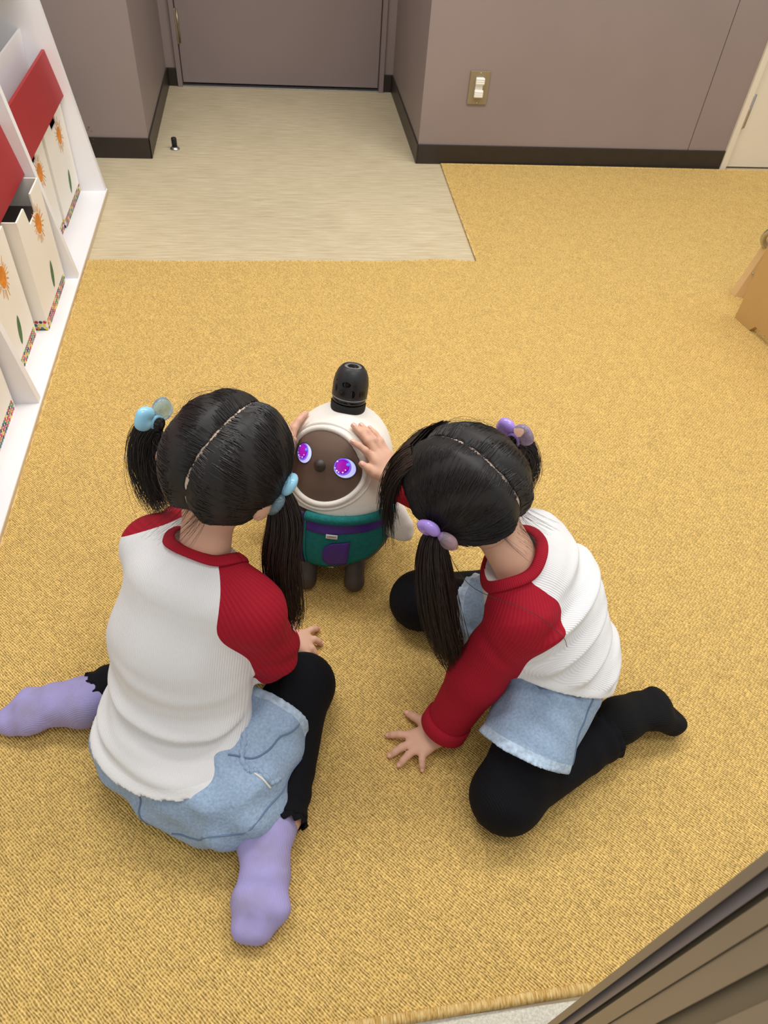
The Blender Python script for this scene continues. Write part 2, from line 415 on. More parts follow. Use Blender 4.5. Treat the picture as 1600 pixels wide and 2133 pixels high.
def streak_material(name, c0, c1, scale, rough, detail=5, bump=0.05):
    m = mat(name, c0, rough, spec=0.4); nt = m.node_tree; b = nt.nodes['Principled BSDF']
    tc = nt.nodes.new('ShaderNodeTexCoord'); mp = nt.nodes.new('ShaderNodeMapping'); mp.inputs['Scale'].default_value = scale
    n = nt.nodes.new('ShaderNodeTexNoise'); n.inputs['Scale'].default_value = 1; n.inputs['Detail'].default_value = detail; n.inputs['Roughness'].default_value = 0.65
    r = nt.nodes.new('ShaderNodeValToRGB'); r.color_ramp.elements[0].position = 0.3; r.color_ramp.elements[1].position = 0.72
    r.color_ramp.elements[0].color = c0; r.color_ramp.elements[1].color = c1
    nt.links.new(tc.outputs['Object'], mp.inputs[0]); nt.links.new(mp.outputs[0], n.inputs['Vector']); nt.links.new(n.outputs['Fac'], r.inputs[0])
    # faint scuffs with a shape of their own
    n2 = nt.nodes.new('ShaderNodeTexNoise'); n2.inputs['Scale'].default_value = 2.2; n2.inputs['Detail'].default_value = 3
    nt.links.new(tc.outputs['Object'], n2.inputs['Vector'])
    mr = nt.nodes.new('ShaderNodeMapRange'); mr.inputs['From Min'].default_value = 0.3; mr.inputs['From Max'].default_value = 0.6; mr.inputs['To Min'].default_value = 0.93
    nt.links.new(n2.outputs['Fac'], mr.inputs['Value'])
    mx = nt.nodes.new('ShaderNodeMix'); mx.data_type = 'RGBA'; mx.blend_type = 'MULTIPLY'; mx.inputs['Factor'].default_value = 1
    nt.links.new(r.outputs[0], mx.inputs['A']); nt.links.new(mr.outputs[0], mx.inputs['B']); nt.links.new(mx.outputs['Result'], b.inputs['Base Color'])
    bp = nt.nodes.new('ShaderNodeBump'); bp.inputs['Strength'].default_value = bump; bp.inputs['Distance'].default_value = 0.002
    nt.links.new(n.outputs['Fac'], bp.inputs['Height']); nt.links.new(bp.outputs[0], b.inputs['Normal'])
streak_material('vinyl_floor', rgb(186, 170, 136), rgb(222, 208, 176), (9, 130, 1), 0.5)
streak_material('sill_plate', rgb(190, 184, 166), rgb(232, 228, 214), (260, 260, 1), 0.35, 3, 0.5)
streak_material('serged_yarn', rgb(176, 128, 44), rgb(240, 214, 150), (420, 60, 60), 0.9, 2, 0.6)

# ------------------------------------------------------------------ the room
def struct(o, label=None): return tag(o, label, kind='structure')
struct(MB().box((-2.2, -1.2, -0.06), (3.4, 3.95, 0)).build('floor', 'vinyl_floor'))
struct(MB().box((-0.6, -0.6, 0.0), (1.2, 0.168, 0.0015)).build('trim_2', 'sill_plate'))
H = 2.6; YW = 3.036; YB = 3.857
struct(MB().box((-2.2, YW, 0), (-0.478, YW + 0.02, H)).build('wall_left', 'wall_paint'))
struct(MB().box((-0.498, YW + 0.02, 0), (-0.478, YB, H)).build('wall_alcove_left', 'wall_paint'))
struct(MB().box((0.565, YW + 0.02, 0), (0.585, YB, H)).build('wall_alcove_right', 'wall_paint'))
struct(MB().box((-0.498, YB, 0), (-0.432, YB + 0.05, H)).box((0.521, YB, 0), (0.585, YB + 0.05, H)).box((-0.432, YB, 2.06), (0.521, YB + 0.05, H)).build('wall_alcove_back', 'wall_paint'))
wr = struct(MB().box((0.565, YW, 0), (1.7035, YW + 0.02, H)).box((1.7065, YW, 0), (1.873, YW + 0.02, H)).box((1.7, YW + 0.008, 0), (1.71, YW + 0.019, H), 1).build('wall_right', ['wall_paint', 'dark_gap']))
struct(MB().box((1.873, YW, 2.05), (3.4, YW + 0.02, H)).box((2.78, YW, 0), (3.4, YW + 0.02, 2.05)).build('wall_far_right', 'wall_paint'))
bb = 0.075; t = 0.006
struct(MB().box((-2.2, YW - t, 0), (-0.478 + t, YW, bb), bev=0.002).build('baseboard_left', 'baseboard_vinyl'))
struct(MB().box((-0.478, YW - t, 0), (-0.478 + t, YB, bb), bev=0.002).build('baseboard_alcove_left', 'baseboard_vinyl'))
struct(MB().box((0.565 - t, YW - t, 0), (0.565, YB, bb), bev=0.002).build('baseboard_alcove_right', 'baseboard_vinyl'))
struct(MB().box((-0.478 + t, YB - t, 0), (-0.432, YB, bb), bev=0.002).box((0.521, YB - t, 0), (0.565 - t, YB, bb), bev=0.002).build('baseboard_alcove_back', 'baseboard_vinyl'))
struct(MB().box((0.565, YW - t, 0), (1.873, YW, bb), bev=0.002).build('baseboard_right', 'baseboard_vinyl'))
# scuffs low on the left wall and its baseboard
sc = MB()
for x, z, dx, dz in [(-.70, .098, .012, .002), (-.69, .104, .006, .008), (-.685, .094, .01, .002), (-.71, .06, .01, .003), (-.69, .052, .014, .002), (-.68, .065, .004, .006), (-.705, .045, .006, .002)]:
    yy = YW - t - .0006 if z < bb else YW - .0006
    sc.add([(x, yy, z), (x + dx, yy, z + dz * .4), (x + dx * .8, yy, z + dz), (x + dx * .1, yy, z + dz * .7)], [(0, 1, 2, 3)])
mat('scuff', rgb(120, 74, 58), .8)
tag(sc.build('scuff_mark', 'scuff', bpy.data.objects['wall_left']))
# grey flush door in the alcove
d1 = struct(MB().box((-0.409, YB + 0.012, 0.012), (0.497, YB + 0.05, 2.03), bev=0.001).build('door_1', 'door_paint'), 'grey flush door at the back of the alcove')
MB().box((-0.432, YB - 0.016, 0), (-0.412, YB + 0.05, 2.06), bev=0.001).build('door_frame', 'door_paint', d1)
MB().box((0.500, YB - 0.016, 0), (0.521, YB + 0.05, 2.06), bev=0.001).build('door_frame', 'door_paint', d1)
MB().box((-0.432, YB - 0.016, 2.035), (0.521, YB + 0.05, 2.06), bev=0.001).build('door_frame', 'door_paint', d1)
MB().box((-0.42, YB + 0.045, 0), (0.51, YB + 0.052, 2.04)).build('door_gap', 'dark_gap', d1)
MB().box((-0.412, YB - 0.012, 0), (0.500, YB + 0.03, 0.005), bev=0.001).build('threshold', 'steel', d1)
h = MB(); h.lathe([(0.0, 0.168), (0.006, 0.169), (0.0075, 0.172), (0.0075, 0.302), (0.006, 0.305), (0.0, 0.306)], (-0.411, YB + 0.003, 0), n=14).box((-0.410, YB + 0.009, 0.172), (-0.398, YB + 0.0125, 0.302))
h.build('hinge', 'brass_dull', d1, True)
# white door at the far right
d2 = struct(MB().box((1.905, YW + 0.004, 0.008), (2.74, YW + 0.04, 2.02), bev=0.001).build('door_2', 'white_door'), 'cream white door beside the right wall')
MB().box((1.873, YW - 0.012, 0), (1.898, YW + 0.04, 2.05), bev=0.001).build('door_frame', 'white_door', d2)
MB().box((2.748, YW - 0.012, 0), (2.78, YW + 0.04, 2.05), bev=0.001).build('door_frame', 'white_door', d2)
MB().box((1.873, YW - 0.012, 2.026), (2.78, YW + 0.04, 2.05), bev=0.001).build('door_frame', 'white_door', d2)
MB().box((1.89, YW + 0.03, 0), (2.76, YW + 0.045, 2.04)).build('door_gap', 'dark_gap', d2)
h = MB()
h.lathe([(0.0, 0.163), (0.006, 0.164), (0.007, 0.167), (0.007, 0.289), (0.006, 0.292), (0.0, 0.293)], (1.903, YW - 0.002, 0), n=14)
for zz in (0.19, 0.216, 0.242, 0.268): h.lathe([(0.0075, zz - .0005), (0.0075, zz + .0005)], (1.903, YW - 0.002, 0), n=14)
h.box((1.905, YW + 0.0015, 0.165), (1.918, YW + 0.004, 0.291))
h.build('hinge', 'steel', d2, True)

# doorway jamb beside the photographer: a vertical profile, close by
def pol(az, r): a = math.radians(az); return (r * math.sin(a), r * math.cos(a))
prof = [(65.8, .285, 0), (67.0, .279, 0), (67.1, .284, 2), (68.6, .2765, 2), (68.7, .282, 1), (69.3, .279, 1), (69.35, .268, 0), (71.5, .257, 0), (71.55, .2585, 1), (71.75, .2575, 0), (74.8, .243, 0), (74.85, .247, 1), (77.8, .238, 1), (77.9, .234, 0), (96, .20, 0), (100, .33, 0), (72, .40, 0), (66.0, .36, 0)]
pts = [pol(a, r) for a, r, _ in prof]; n = len(pts)
V = [(x, y, 0) for x, y in pts] + [(x, y, 2.1) for x, y in pts]
F = [(i, (i + 1) % n, n + (i + 1) % n, n + i) for i in range(n)] + [tuple(range(n - 1, -1, -1)), tuple(range(n, 2 * n))]
struct(mobj('trim_1', V, F, ['jamb_tan', 'jamb_olive', 'jamb_grey'], None, False, [prof[i][2] for i in range(n)] + [0, 0]), 'brown metal doorway jamb close to the camera')

# ------------------------------------------------------------------ carpet
xs = np.linspace(0.652, -0.594, 30)
wav = 2.236 + 0.004 * np.sin(xs * 7) + 0.012 * np.exp(-((xs - 0.53) / 0.09) ** 2) - 0.006 * np.exp(-((xs - 0.25) / 0.15) ** 2)
edge = [(2.9, 2.985), (1.9, 3.010), (1.4, 3.016), (0.662, 3.020), (0.657, 2.6)] + [(float(x), float(y)) for x, y in zip(xs, wav)]
edge += [(-0.5945, 1.6), (-0.5945, 0.915), (-1.2, 0.915), (-1.9, 0.915)]
bot = [(-1.9, 0.165), (0.03, 0.172), (0.41, 0.183), (2.9, 0.25)]
poly = edge + bot; n = len(poly)
V = [(x, y, 0.0005) for x, y in poly] + [(x, y, 0.0062) for x, y in poly]
F = [tuple(range(n, 2 * n))[::-1] if False else tuple(range(2 * n - 1, n - 1, -1)), tuple(range(n))] + [(i, (i + 1) % n, n + (i + 1) % n, n + i) for i in range(n)]
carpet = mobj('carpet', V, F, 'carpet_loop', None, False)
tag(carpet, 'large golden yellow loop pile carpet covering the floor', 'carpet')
bm = bmesh.new(); bm.from_mesh(carpet.data); bmesh.ops.recalc_face_normals(bm, faces=bm.faces[:]); bm.to_mesh(carpet.data); bm.free()
e3 = [(x, y, 0.0042) for x, y in edge]; MB().tube(e3, 0.004, 6).build('edge_binding', 'serged_yarn', carpet, True)
bx_ = np.linspace(-1.9, 2.9, 60); b3 = np.stack([bx_, np.interp(bx_, [p[0] for p in bot], [p[1] for p in bot]) - .002, np.full(60, .0052)], 1); MB().tube(b3, 0.0075, 10).build('edge_binding', 'serged_yarn', carpet, True)

# ------------------------------------------------------------------ floor doorstop and wall outlet
o = empty('doorstop', (-0.395, 3.13, 0), 'small black rubber doorstop on a steel disc on the floor', 'doorstop')
MB().lathe([(0, 0), (.019, 0), (.019, .003), (.012, .009), (.008, .011), (0, .011)], (-0.395, 3.13, 0), n=24).build('base', 'steel', o, True)
MB().lathe([(0, .010), (.0105, .010), (.0105, .040), (.0095, .043), (0, .043)], (-0.395, 3.13, 0), n=20).build('rubber_post', 'rubber_black', o, True)
o = empty('wall_outlet', (0.776, YW, 0.285), 'metal wall outlet plate with white socket covers', 'outlet')
MB().box((0.738, YW - 0.006, 0.227), (0.814, YW, 0.343), bev=0.0015).build('plate', 'plate_metal', o)
MB().box((0.762, YW - 0.0085, 0.252), (0.790, YW - 0.005, 0.322), bev=0.001).build('socket', 'white_plastic', o)
for z0, z1, dep in ((0.254, 0.280, .020), (0.298, 0.322, .020)):
    q = MB().box((0.759, YW - dep, z0), (0.793, YW - 0.0075, z1), bev=0.003)
    for k in range(3): q.box((0.7605, YW - dep - .0012, z0 + .005 + k * .007), (0.7915, YW - dep + .002, z0 + .0075 + k * .007), bev=.0005)
    q.build('socket_cover', 'white_plastic', o)
for zz in (0.2335, 0.3365): MB().lathe([(0, 0), (.0025, 0), (.002, .001), (0, .0012)], (0.776, YW - .006, zz), (0, -1, 0), 10).build('screw', 'steel', o, True)

# dark ring hanging on the left wall behind the rack
o = empty('hanging_ring', (-0.80, 3.01, 0.29), 'dark brown ring hanging on the wall behind the white rack', 'ring')
a = np.linspace(0, 2 * np.pi, 36, endpoint=False)
MB().tube(np.stack([-0.806 + .036 * np.cos(a), np.full(36, 3.012), .290 + .040 * np.sin(a)], 1), .0085, 10, True).build('ring', 'baseboard_vinyl', o, True)
MB().tube(spline([(-.786, 3.014, .255), (-.783, 3.010, .242), (-.784, 3.012, .228), (-.780, 3.012, .215)], 10), .0012, 6).build('wire', 'steel', o, True)
MB().tube(spline([(-.790, 3.012, .236), (-.775, 3.008, .238), (-.757, 3.006, .240)], 8), [.004, .0042, .004, .0038, .003, .0025, .0015, .0006], 8).build('tag', 'card_edge', o, True)

# ------------------------------------------------------------------ white display rack
FX = -0.598; TILT = 0.14; DY = (2.725, 2.13, 1.54, 0.95); DT = 0.022; ZT = 1.0; BX = -0.86
fx = lambda z: FX - TILT * z
rack = empty('display_rack', (-0.72, 1.8, 0), 'white tiered display rack with tapered dividers and red front boards', 'rack')
MB().box((BX, DY[-1] - DT, 0.0005), (FX, DY[0], 0.018), bev=.0008).build('base', 'rack_white', rack)
MB().box((FX, DY[-1] - DT, 0.0005), (FX + .0012, DY[0], 0.0165)).build('base_edge', 'card_edge', rack)
for y in DY:
    f0 = [(BX, y - DT, .018), (FX - .003, y - DT, .018), (fx(ZT), y - DT, ZT), (BX, y - DT, ZT)]
    MB().prism(f0, None, (0, DT, 0)).build('divider', 'rack_white', rack)
MB().box((BX - .015, DY[-1] - DT, 0.0005), (BX, DY[0], ZT)).build('back_panel', 'rack_white', rack)
for b in range(3):
    y1 = DY[b] - DT - .001; y0 = DY[b + 1] + .001
    for z0, z1, back in ((.325, .455, .033), (.655, .785, .033)):
        x0 = fx(z0) - back + .008; x1 = fx(z1) - back
        MB().prism([(x0, y0, z0), (x1, y0, z1), (x1 - .008, y0, z1 + .001), (x0 - .008, y0, z0 + .001)], None, (0, y1 - y0, 0)).build('front_board', 'red_board', rack)
        MB().prism([(x0 - .09, y0, z0 - .01), (x1 - .055, y0, z1 + .055), (x1 - .061, y0, z1 + .055), (x0 - .096, y0, z0 - .01)], None, (0, y1 - y0, 0)).build('pocket_back', 'rack_white', rack)
        MB().box((BX + .001, y0, z0 + .012), (x0 - .012, y1, z0 + .020)).build('shelf', 'rack_white', rack)

def storage_box(X, y0, y1, zt, label):
    """white box, front at x = X, front wall has a grip notch; sun and dotted border printed on the front"""
    z0 = .0185; T = .004; D = .17
    o = empty('storage_box', (X - D / 2, (y0 + y1) / 2, z0), label, 'box', 'white printed storage boxes standing in the rack')
    W = y1 - y0; n0 = y0 + W * .30; n1 = y0 + W * .62; nd = zt - .050
    f = [(X, y0, z0), (X, y1, z0), (X, y1, zt), (X, n1, zt), (X, n1, nd), (X, n0 + .016, nd), (X, n0, zt), (X, y0, zt)]
    MB().prism(f, None, (-T, 0, 0)).build('front_wall', 'box_white', o)
    s = MB().box((X - D, y0, z0), (X - T, y0 + T, zt)).box((X - D, y1 - T, z0), (X - T, y1, zt)).box((X - D, y0, z0), (X - D + T, y1, zt)).box((X - D, y0, z0), (X - T, y1, z0 + T))
    s.build('side_wall', 'box_white', o)
    MB().box((X - D + .006, y0 + .006, z0 + .006), (X - .012, y1 - .006, zt - .075)).build('interior_shade', 'box_shade', o)  # added dark block imitates the shaded interior of the open box
    # print: plain sun with uneven painted rays
    e = X + .0006; cy = y0 + W * .62; cz = z0 + .225; R = .026
    q = MB(); r2 = random.Random(int(y0 * 1000))
    q.add([(e, cy + R * math.cos(a_) * (1 + .06 * math.sin(3 * a_)), cz + R * math.sin(a_)) for a_ in np.linspace(0, 2 * math.pi, 28, endpoint=False)], [tuple(range(28))], 0)
    for k in range(22):
        a_ = 2 * math.pi * k / 22 + r2.uniform(-.07, .07); l0 = R * 1.12; l1 = R * r2.uniform(1.5, 2.15); wd = r2.uniform(.0011, .0024)
        c, s_ = math.cos(a_), math.sin(a_)
        q.add([(e, cy + l0 * c - wd * s_, cz + l0 * s_ + wd * c), (e, cy + l0 * c + wd * s_, cz + l0 * s_ - wd * c), (e, cy + l1 * c + wd * .6 * s_, cz + l1 * s_ - wd * .6 * c), (e, cy + l1 * c - wd * .6 * s_, cz + l1 * s_ + wd * .6 * c)], [(0, 1, 2, 3)], k % 2)
    q.build('sun_print', ['sun_orange', 'sun_yellow'], o)
    # plain green leaf print
    q = MB(); ly = y0 + W * .70; lz = z0 + .045
    for (ay, az, by, bz, wd) in ((-.040, .002, -.012, .070, .013),):
        L = np.linspace(0, 1, 12); ny, nz = -(bz - az), (by - ay); k = math.hypot(ny, nz)
        l = [(e, ly + ay + (by - ay) * u + ny / k * wd * math.sin(math.pi * u) ** .6, lz + az + (bz - az) * u + nz / k * wd * math.sin(math.pi * u) ** .6) for u in L]
        r_ = [(e, ly + ay + (by - ay) * u - ny / k * wd * math.sin(math.pi * u) ** .6, lz + az + (bz - az) * u - nz / k * wd * math.sin(math.pi * u) ** .6) for u in L[::-1]]
        q.add(l + r_[1:-1], [tuple(range(len(l) + len(r_) - 2))], 0)
    q.build('leaf_print', ['leaf_green'], o)
    # dotted border on the front and on the near side
    q = MB(); st = .0105
    for j in range(3):
        for i in range(int(W / st)):
            cy_ = y0 + st * (i + .5 + .4 * (j % 2)); cz_ = z0 + .006 + j * .0095
            if cy_ > y1 - .004: continue
            q.add([(e, cy_ + .0048 * math.cos(a_), cz_ + .0045 * math.sin(a_)) for a_ in np.linspace(0, 2 * math.pi, 10, endpoint=False)], [tuple(range(10))], r2.randrange(7))
        for i in range(14):
            cx_ = X - .006 - st * (i + .4 * (j % 2)); cz_ = z0 + .006 + j * .0095
            if cx_ < X - D: continue
            q.add([(cx_ + .0048 * math.cos(a_), y0 - .0006, cz_ + .0045 * math.sin(a_)) for a_ in np.linspace(0, 2 * math.pi, 10, endpoint=False)], [tuple(range(10))], r2.randrange(7))
    q.build('dotted_border', ['dot_%d' % i for i in range(7)], o)
storage_box(-.684, 2.425, 2.698, .332, 'white sun print storage box in the rack, farthest from the camera')
storage_box(-.690, 2.150, 2.415, .332, 'white sun print storage box in the far bay, partly behind the middle divider')
storage_box(-.634, 1.835, 2.095, .322, 'white sun print storage box standing forward of its neighbour in the middle bay')
storage_box(-.664, 1.550, 1.822, .322, 'white sun print storage box in the middle bay beside the box standing forward')
storage_box(-.654, 1.235, 1.505, .322, 'white box with dotted border in the nearest bay, cut off by the left frame')

# ------------------------------------------------------------------ wooden stand at the right
ws = empty('wooden_stand', (1.45, 1.75, 0.006), 'light wooden stand with a notched side panel at the right edge', 'stand')
def sidepanel(x, dx):
    ys = [1.888, 1.816, 1.800, 1.40, 1.384, 1.31, 1.31, 1.888]
    zs = [.0065, .0065, .030, .030, .0065, .0065, .62, .62]
    sk = lambda y: x + (1.888 - y) * .18
    MB().prism([(sk(y), y, z) for y, z in zip(ys, zs)], None, (dx, 0, 0)).build('side_panel', 'wood_light', ws)
sidepanel(1.411, .020)
MB().prism([(1.464, 2.035, .0065), (1.490, 2.024, .0065), (1.575, 1.99, .55), (1.549, 2.0, .55)], None, (.006, -.022, 0)).build('back_leg', 'wood_edge', ws)
MB().prism([(1.486, 2.022, .0065), (1.51, 1.93, .0065), (1.59, 1.89, .55), (1.57, 1.985, .55)], None, (.018, .004, 0)).build('leg_board', 'wood_light', ws)
MB().lathe([(0, 0), (.004, 0), (.003, .0015), (0, .0018)], (1.4885, 2.004, .092), (-1, -.3, 0.1), 12).build('screw', 'steel', ws, True)
MB().tube(spline([(1.53, 2.0, .16), (1.49, 2.015, .185), (1.475, 2.01, .215), (1.485, 1.99, .25), (1.53, 1.96, .28)], 24), .009, 10).build('metal_loop', 'steel', ws, True)

# ------------------------------------------------------------------ companion robot
mat('plush_white', rgb(236, 231, 222), 0.95, spec=0.1, noise=(25, 0.03), bump=(500, 0.35))
mat('plush_brown', rgb(108, 90, 78), 0.95, spec=0.1, noise=(22, 0.10), bump=(700, 0.3))
mat('face_brown', rgb(104, 84, 72), 0.75, spec=0.3, noise=(14, 0.08), bump=(700, 0.15))
mat('fleece_teal', rgb(40, 116, 114), 0.97, spec=0.05, noise=(120, 0.12), bump=(420, 0.9))
mat('nylon_purple', rgb(66, 34, 126), 0.45, spec=0.4, noise=(12, 0.1), bump=(60, 0.25))
mat('zip_purple', rgb(58, 30, 96), 0.5, bump=(700, 0.5))
mat('tag_orange', rgb(226, 92, 34), 0.5, noise=(60, 0.06))
mat('horn_black', rgb(40, 40, 42), 0.40, spec=0.4)
mat('gloss_black', rgb(8, 8, 9), 0.08)
mat('horn_rubber', rgb(20, 20, 20), 0.75)
mat('horn_ring', rgb(120, 120, 122), 0.4)
mat('nose_dark', rgb(56, 48, 44), 0.5)
mat('wheel_dark', rgb(66, 56, 50), 0.6, noise=(30, .1))
emat('eye_lavender', rgb(190, 196, 250), 0.42)
emat('eye_violet', rgb(128, 92, 232), 0.42)
emat('eye_purple', rgb(112, 20, 170), 0.42)
emat('eye_magenta', rgb(150, 18, 160), 0.42)
emat('eye_blue', rgb(70, 140, 250), 0.55)
emat('eye_white', rgb(250, 245, 255), 0.6)
mat('tag_white', rgb(236, 234, 230), 0.6); mat('ink_black', rgb(16, 16, 18), 0.6)

RB = Vector((0.089, 1.018, 0.0066))
RT = Matrix.Translation(RB) @ Matrix.Rotation(math.radians(-29), 4, 'Z') @ Matrix.Translation((0, 0, .04)) @ Matrix.Rotation(math.radians(-2.5), 4, 'Y') @ Matrix.Rotation(math.radians(-14), 4, 'X') @ Matrix.Translation((0, 0, -.04))
RTW = Matrix.Translation(RB) @ Matrix.Rotation(math.radians(-8), 4, 'Z')
def rt(V, T=RT): M = np.array(T); V = np.asarray(V, float).reshape(-1, 3); return V @ M[:3, :3].T + M[:3, 3]
rob = empty('companion_robot', RB, 'round brown and white companion robot in a teal and purple fleece vest', 'robot')
PZ = [.012, .02, .035, .06, .09, .12, .15, .18, .21, .24, .265, .286, .302, .315, .326, .332, .336]
PR = [.060, .080, .097, .111, .118, .120, .119, .115, .107, .098, .093, .085, .074, .060, .044, .026, .004]
def prad(z):
    t_ = np.interp(z, PZ, np.arange(len(PZ))); k = len(PZ); R_ = np.array(PR)
    i = np.clip(t_.astype(int), 0, k - 2); u = t_ - i
    p0 = R_[np.maximum(i - 1, 0)]; p1 = R_[i]; p2 = R_[i + 1]; p3 = R_[np.minimum(i + 2, k - 1)]
    return .5 * (2 * p1 + (p2 - p0) * u + (2 * p0 - 5 * p1 + 4 * p2 - p3) * u ** 2 + (3 * p1 - p0 - 3 * p2 + p3) * u ** 3)
def RS(th, z, off=0.):
    """point on the robot's surface: th = 0 is its front, positive towards its left side"""
    th = np.asarray(th, float); z = np.asarray(z, float) + 0 * th
    e = .002; r = prad(z); dr = (prad(z + e) - prad(z - e)) / (2 * e); n = np.sqrt(1 + dr ** 2)
    rr = r + off / n; zz = z - off * dr / n
    return np.stack([rr * np.sin(th), -rr * np.cos(th), zz], -1)
def grid(name, P, m, closed_u=False, parent=rob, T=RT, fm=None, thick=None):
    """P (nu,nv,3) grid"""
    nu, nv = P.shape[:2]; idx = np.arange(nu * nv).reshape(nu, nv)
    a = idx if not closed_u else np.vstack([idx, idx[:1]])
    F = np.stack([a[:-1, :-1], a[1:, :-1], a[1:, 1:], a[:-1, 1:]], -1).reshape(-1, 4)
    o = mobj(name, rt(P.reshape(-1, 3), T), F, m, parent, True)
    if thick:
        md = o.modifiers.new('thickness', 'SOLIDIFY'); md.thickness = thick; md.offset = -1
    return o
U = np.linspace(0, 2 * np.pi, 73)[:-1][:, None]
def zr(z0, z1, n): return np.linspace(z0, z1, n)[None, :]
zz = np.array(PZ)[None, :]; zl = np.interp(np.linspace(0, len(PZ) - 1, 20), np.arange(len(PZ)), PZ)
body = grid('body', RS(U + 0 * zr(.030, .2, 20), zr(.030, .2, 20)), 'plush_brown', True)
hz = np.interp(np.linspace(0, 1, 26) ** .8, np.linspace(0, 1, 14), [.17, .185, .20, .215, .23, .25, .27, .285, .295, .305, .315, .325, .331, .3358])[None, :]
hood = grid('hood', RS(U + 0 * hz, hz, .003 + .0012 * np.sin(3 * U + hz * 40)), 'plush_white', True)
# belly patch between the wheels
tb = np.linspace(-.42, .42, 16)[:, None]; grid('belly_patch', RS(tb + 0 * zr(.032, .08, 8), zr(.032, .08, 8), .002), 'plush_white')
# face: a gently bulging oval set in the hood
FC = .255; FW = .071; FH = .067
rho = np.linspace(0, 1, 14)[None, :]; ph = np.linspace(0, 2 * np.pi, 65)[:-1][:, None]
FN = nrm(A(0, -1, .42)); FU = A(0, FN[2], -FN[1]); FO = RS(0., FC, 0.)
def FP(u, v, off):
    """point of the face: plane coordinates (u, v) dropped onto the hood's surface along the face's normal"""
    u, v, off = np.broadcast_arrays(np.asarray(u, float), np.asarray(v, float), np.asarray(off, float))
    Q = FO + u[..., None] * A(1, 0, 0) + v[..., None] * FU
    lo_ = np.full(u.shape, -.02); hi_ = np.full(u.shape, .075)
    for _ in range(30):
        m_ = (lo_ + hi_) / 2; X_ = Q - m_[..., None] * FN
        out = np.hypot(X_[..., 0], X_[..., 1]) > np.where(X_[..., 2] > PZ[-1], 0, prad(np.clip(X_[..., 2], PZ[0], PZ[-1])))
        lo_ = np.where(out, m_, lo_); hi_ = np.where(out, hi_, m_)
    return Q - ((lo_ + hi_) / 2)[..., None] * FN + off[..., None] * FN
face = grid('face', FP(FW * rho * np.cos(ph), FH * rho * np.sin(ph), .0045 + .007 * (1 - rho ** 2)), 'face_brown', True)
def faceoff(u, v): return .0045 + .007 * (1 - (u / FW) ** 2 - (v / FH) ** 2)
a = np.linspace(0, 2 * np.pi, 65)[:-1]
for nm, k, r_, off in (('hood_rim', 1.05, .0058, .004), ('hood_piping', 1.19, .0028, .0042)):
    V, F = tube(FP(FW * k * np.cos(a), FH * k * np.sin(a), off), r_, 10, True); mobj(nm, rt(V), [tuple(f) for f in F], 'plush_white', hood)
# seams of the hood
for u0, v0, u1, v1 in ((.03, .072, .018, .098), (.052, -.062, .060, -.080)):
    s_ = np.linspace(0, 1, 10); V, F = tube(FP(u0 + (u1 - u0) * s_, v0 + (v1 - v0) * s_, .0032), .0016, 6); mobj('hood_seam', rt(V), [tuple(f) for f in F], 'plush_white', hood)
HS = 1.1
def disc(name, u, v, ru, rv, off, m, parent, n=28, dome=0., star=0, rot=0.):
    q = np.linspace(0, 1, 5)[None, :]; an = np.linspace(0, 2 * np.pi, n + 1)[:-1][:, None]
    k = 1.0 if not star else np.where(np.arange(n)[:, None] % 2 == 0, 1.0, .5)
    uu = u + ru * q * k * np.cos(an + rot); vv = v + rv * q * k * np.sin(an + rot)
    return grid(name, FP(uu, vv, faceoff(uu, vv) + off + dome * (1 - q ** 2)), m, True, parent)
for s_ in (-1, 1):
    eu = .003 + s_ * .041; ev = .012 - s_ * .003
    ey = disc('eye', eu, ev, .0178, .0180, .0012, 'eye_lavender', rob)
    disc('iris', eu - .0035, ev + .0015, .0140, .0160, .0020, 'eye_violet', ey)
    disc('iris_ring', eu - .0040, ev + .0022, .0116, .0136, .0026, 'eye_purple', ey)
    disc('pupil', eu - .0038, ev + .0024, .0092, .0108, .0032, 'eye_magenta', ey)
    disc('sparkle', eu + .0045, ev + .0085, .0035, .0035, .0040, 'eye_blue', ey, 10, star=1)
    for du, dv, r_ in ((-.0095, .0085, .0012), (-.0075, -.0085, .0014), (-.004, -.0105, .0010), (.0025, -.0095, .0012), (.006, -.004, .0009), (-.011, -.004, .0009)):
        disc('glint', eu - .0035 + du, ev + .0015 + dv, r_, r_, .0042, 'eye_white', ey, 8)
    # dark rim sunk around the screen
    V, F = tube(FP(eu + .0188 * np.cos(a), ev + .0190 * np.sin(a), faceoff(eu, ev) + .0006), .0012, 6, True); mobj('eye_rim', rt(V), [tuple(f) for f in F], 'nose_dark', ey)
disc('nose', 0, .002, .0118, .0118, .0005, 'nose_dark', rob, 24, dome=.0075)
# horn
HC = np.array(RT) ; hx = (.000, .006, .332); haxis = (0.02, .04, 1)
def hsc(V): V = np.asarray(V, float).reshape(-1, 3); return A(*hx) + (V - A(*hx)) * 1.1
horn = MB().lathe([(0, .026), (.0295, .026), (.0302, .030), (.0300, .048), (.0280, .060), (.0240, .070), (.0185, .0765), (.0165, .0778), (.0160, .0765), (.0135, .0745), (0, .0745)], hx, haxis, 40)
horn = mobj('horn', rt(hsc(horn.V)), horn.F, 'horn_black', rob, True)
def hp(prof, m, name, n=40):
    q = MB().lathe(prof, hx, haxis, n); return mobj(name, rt(hsc(q.V)), q.F, m, horn, True)
hp([(0, -.012), (.0262, -.012), (.0285, -.006), (.0300, .004), (.0302, .013), (.0285, .0145), (0, .0145)], 'horn_rubber', 'horn_base')
hp([(0, .0142), (.0282, .0142), (.0288, .0245), (0, .0245)], 'gloss_black', 'sensor_band')
hp([(.0298, .0240), (.0303, .0243), (.0303, .0262), (.0298, .0265)], 'horn_ring', 'light_ring')
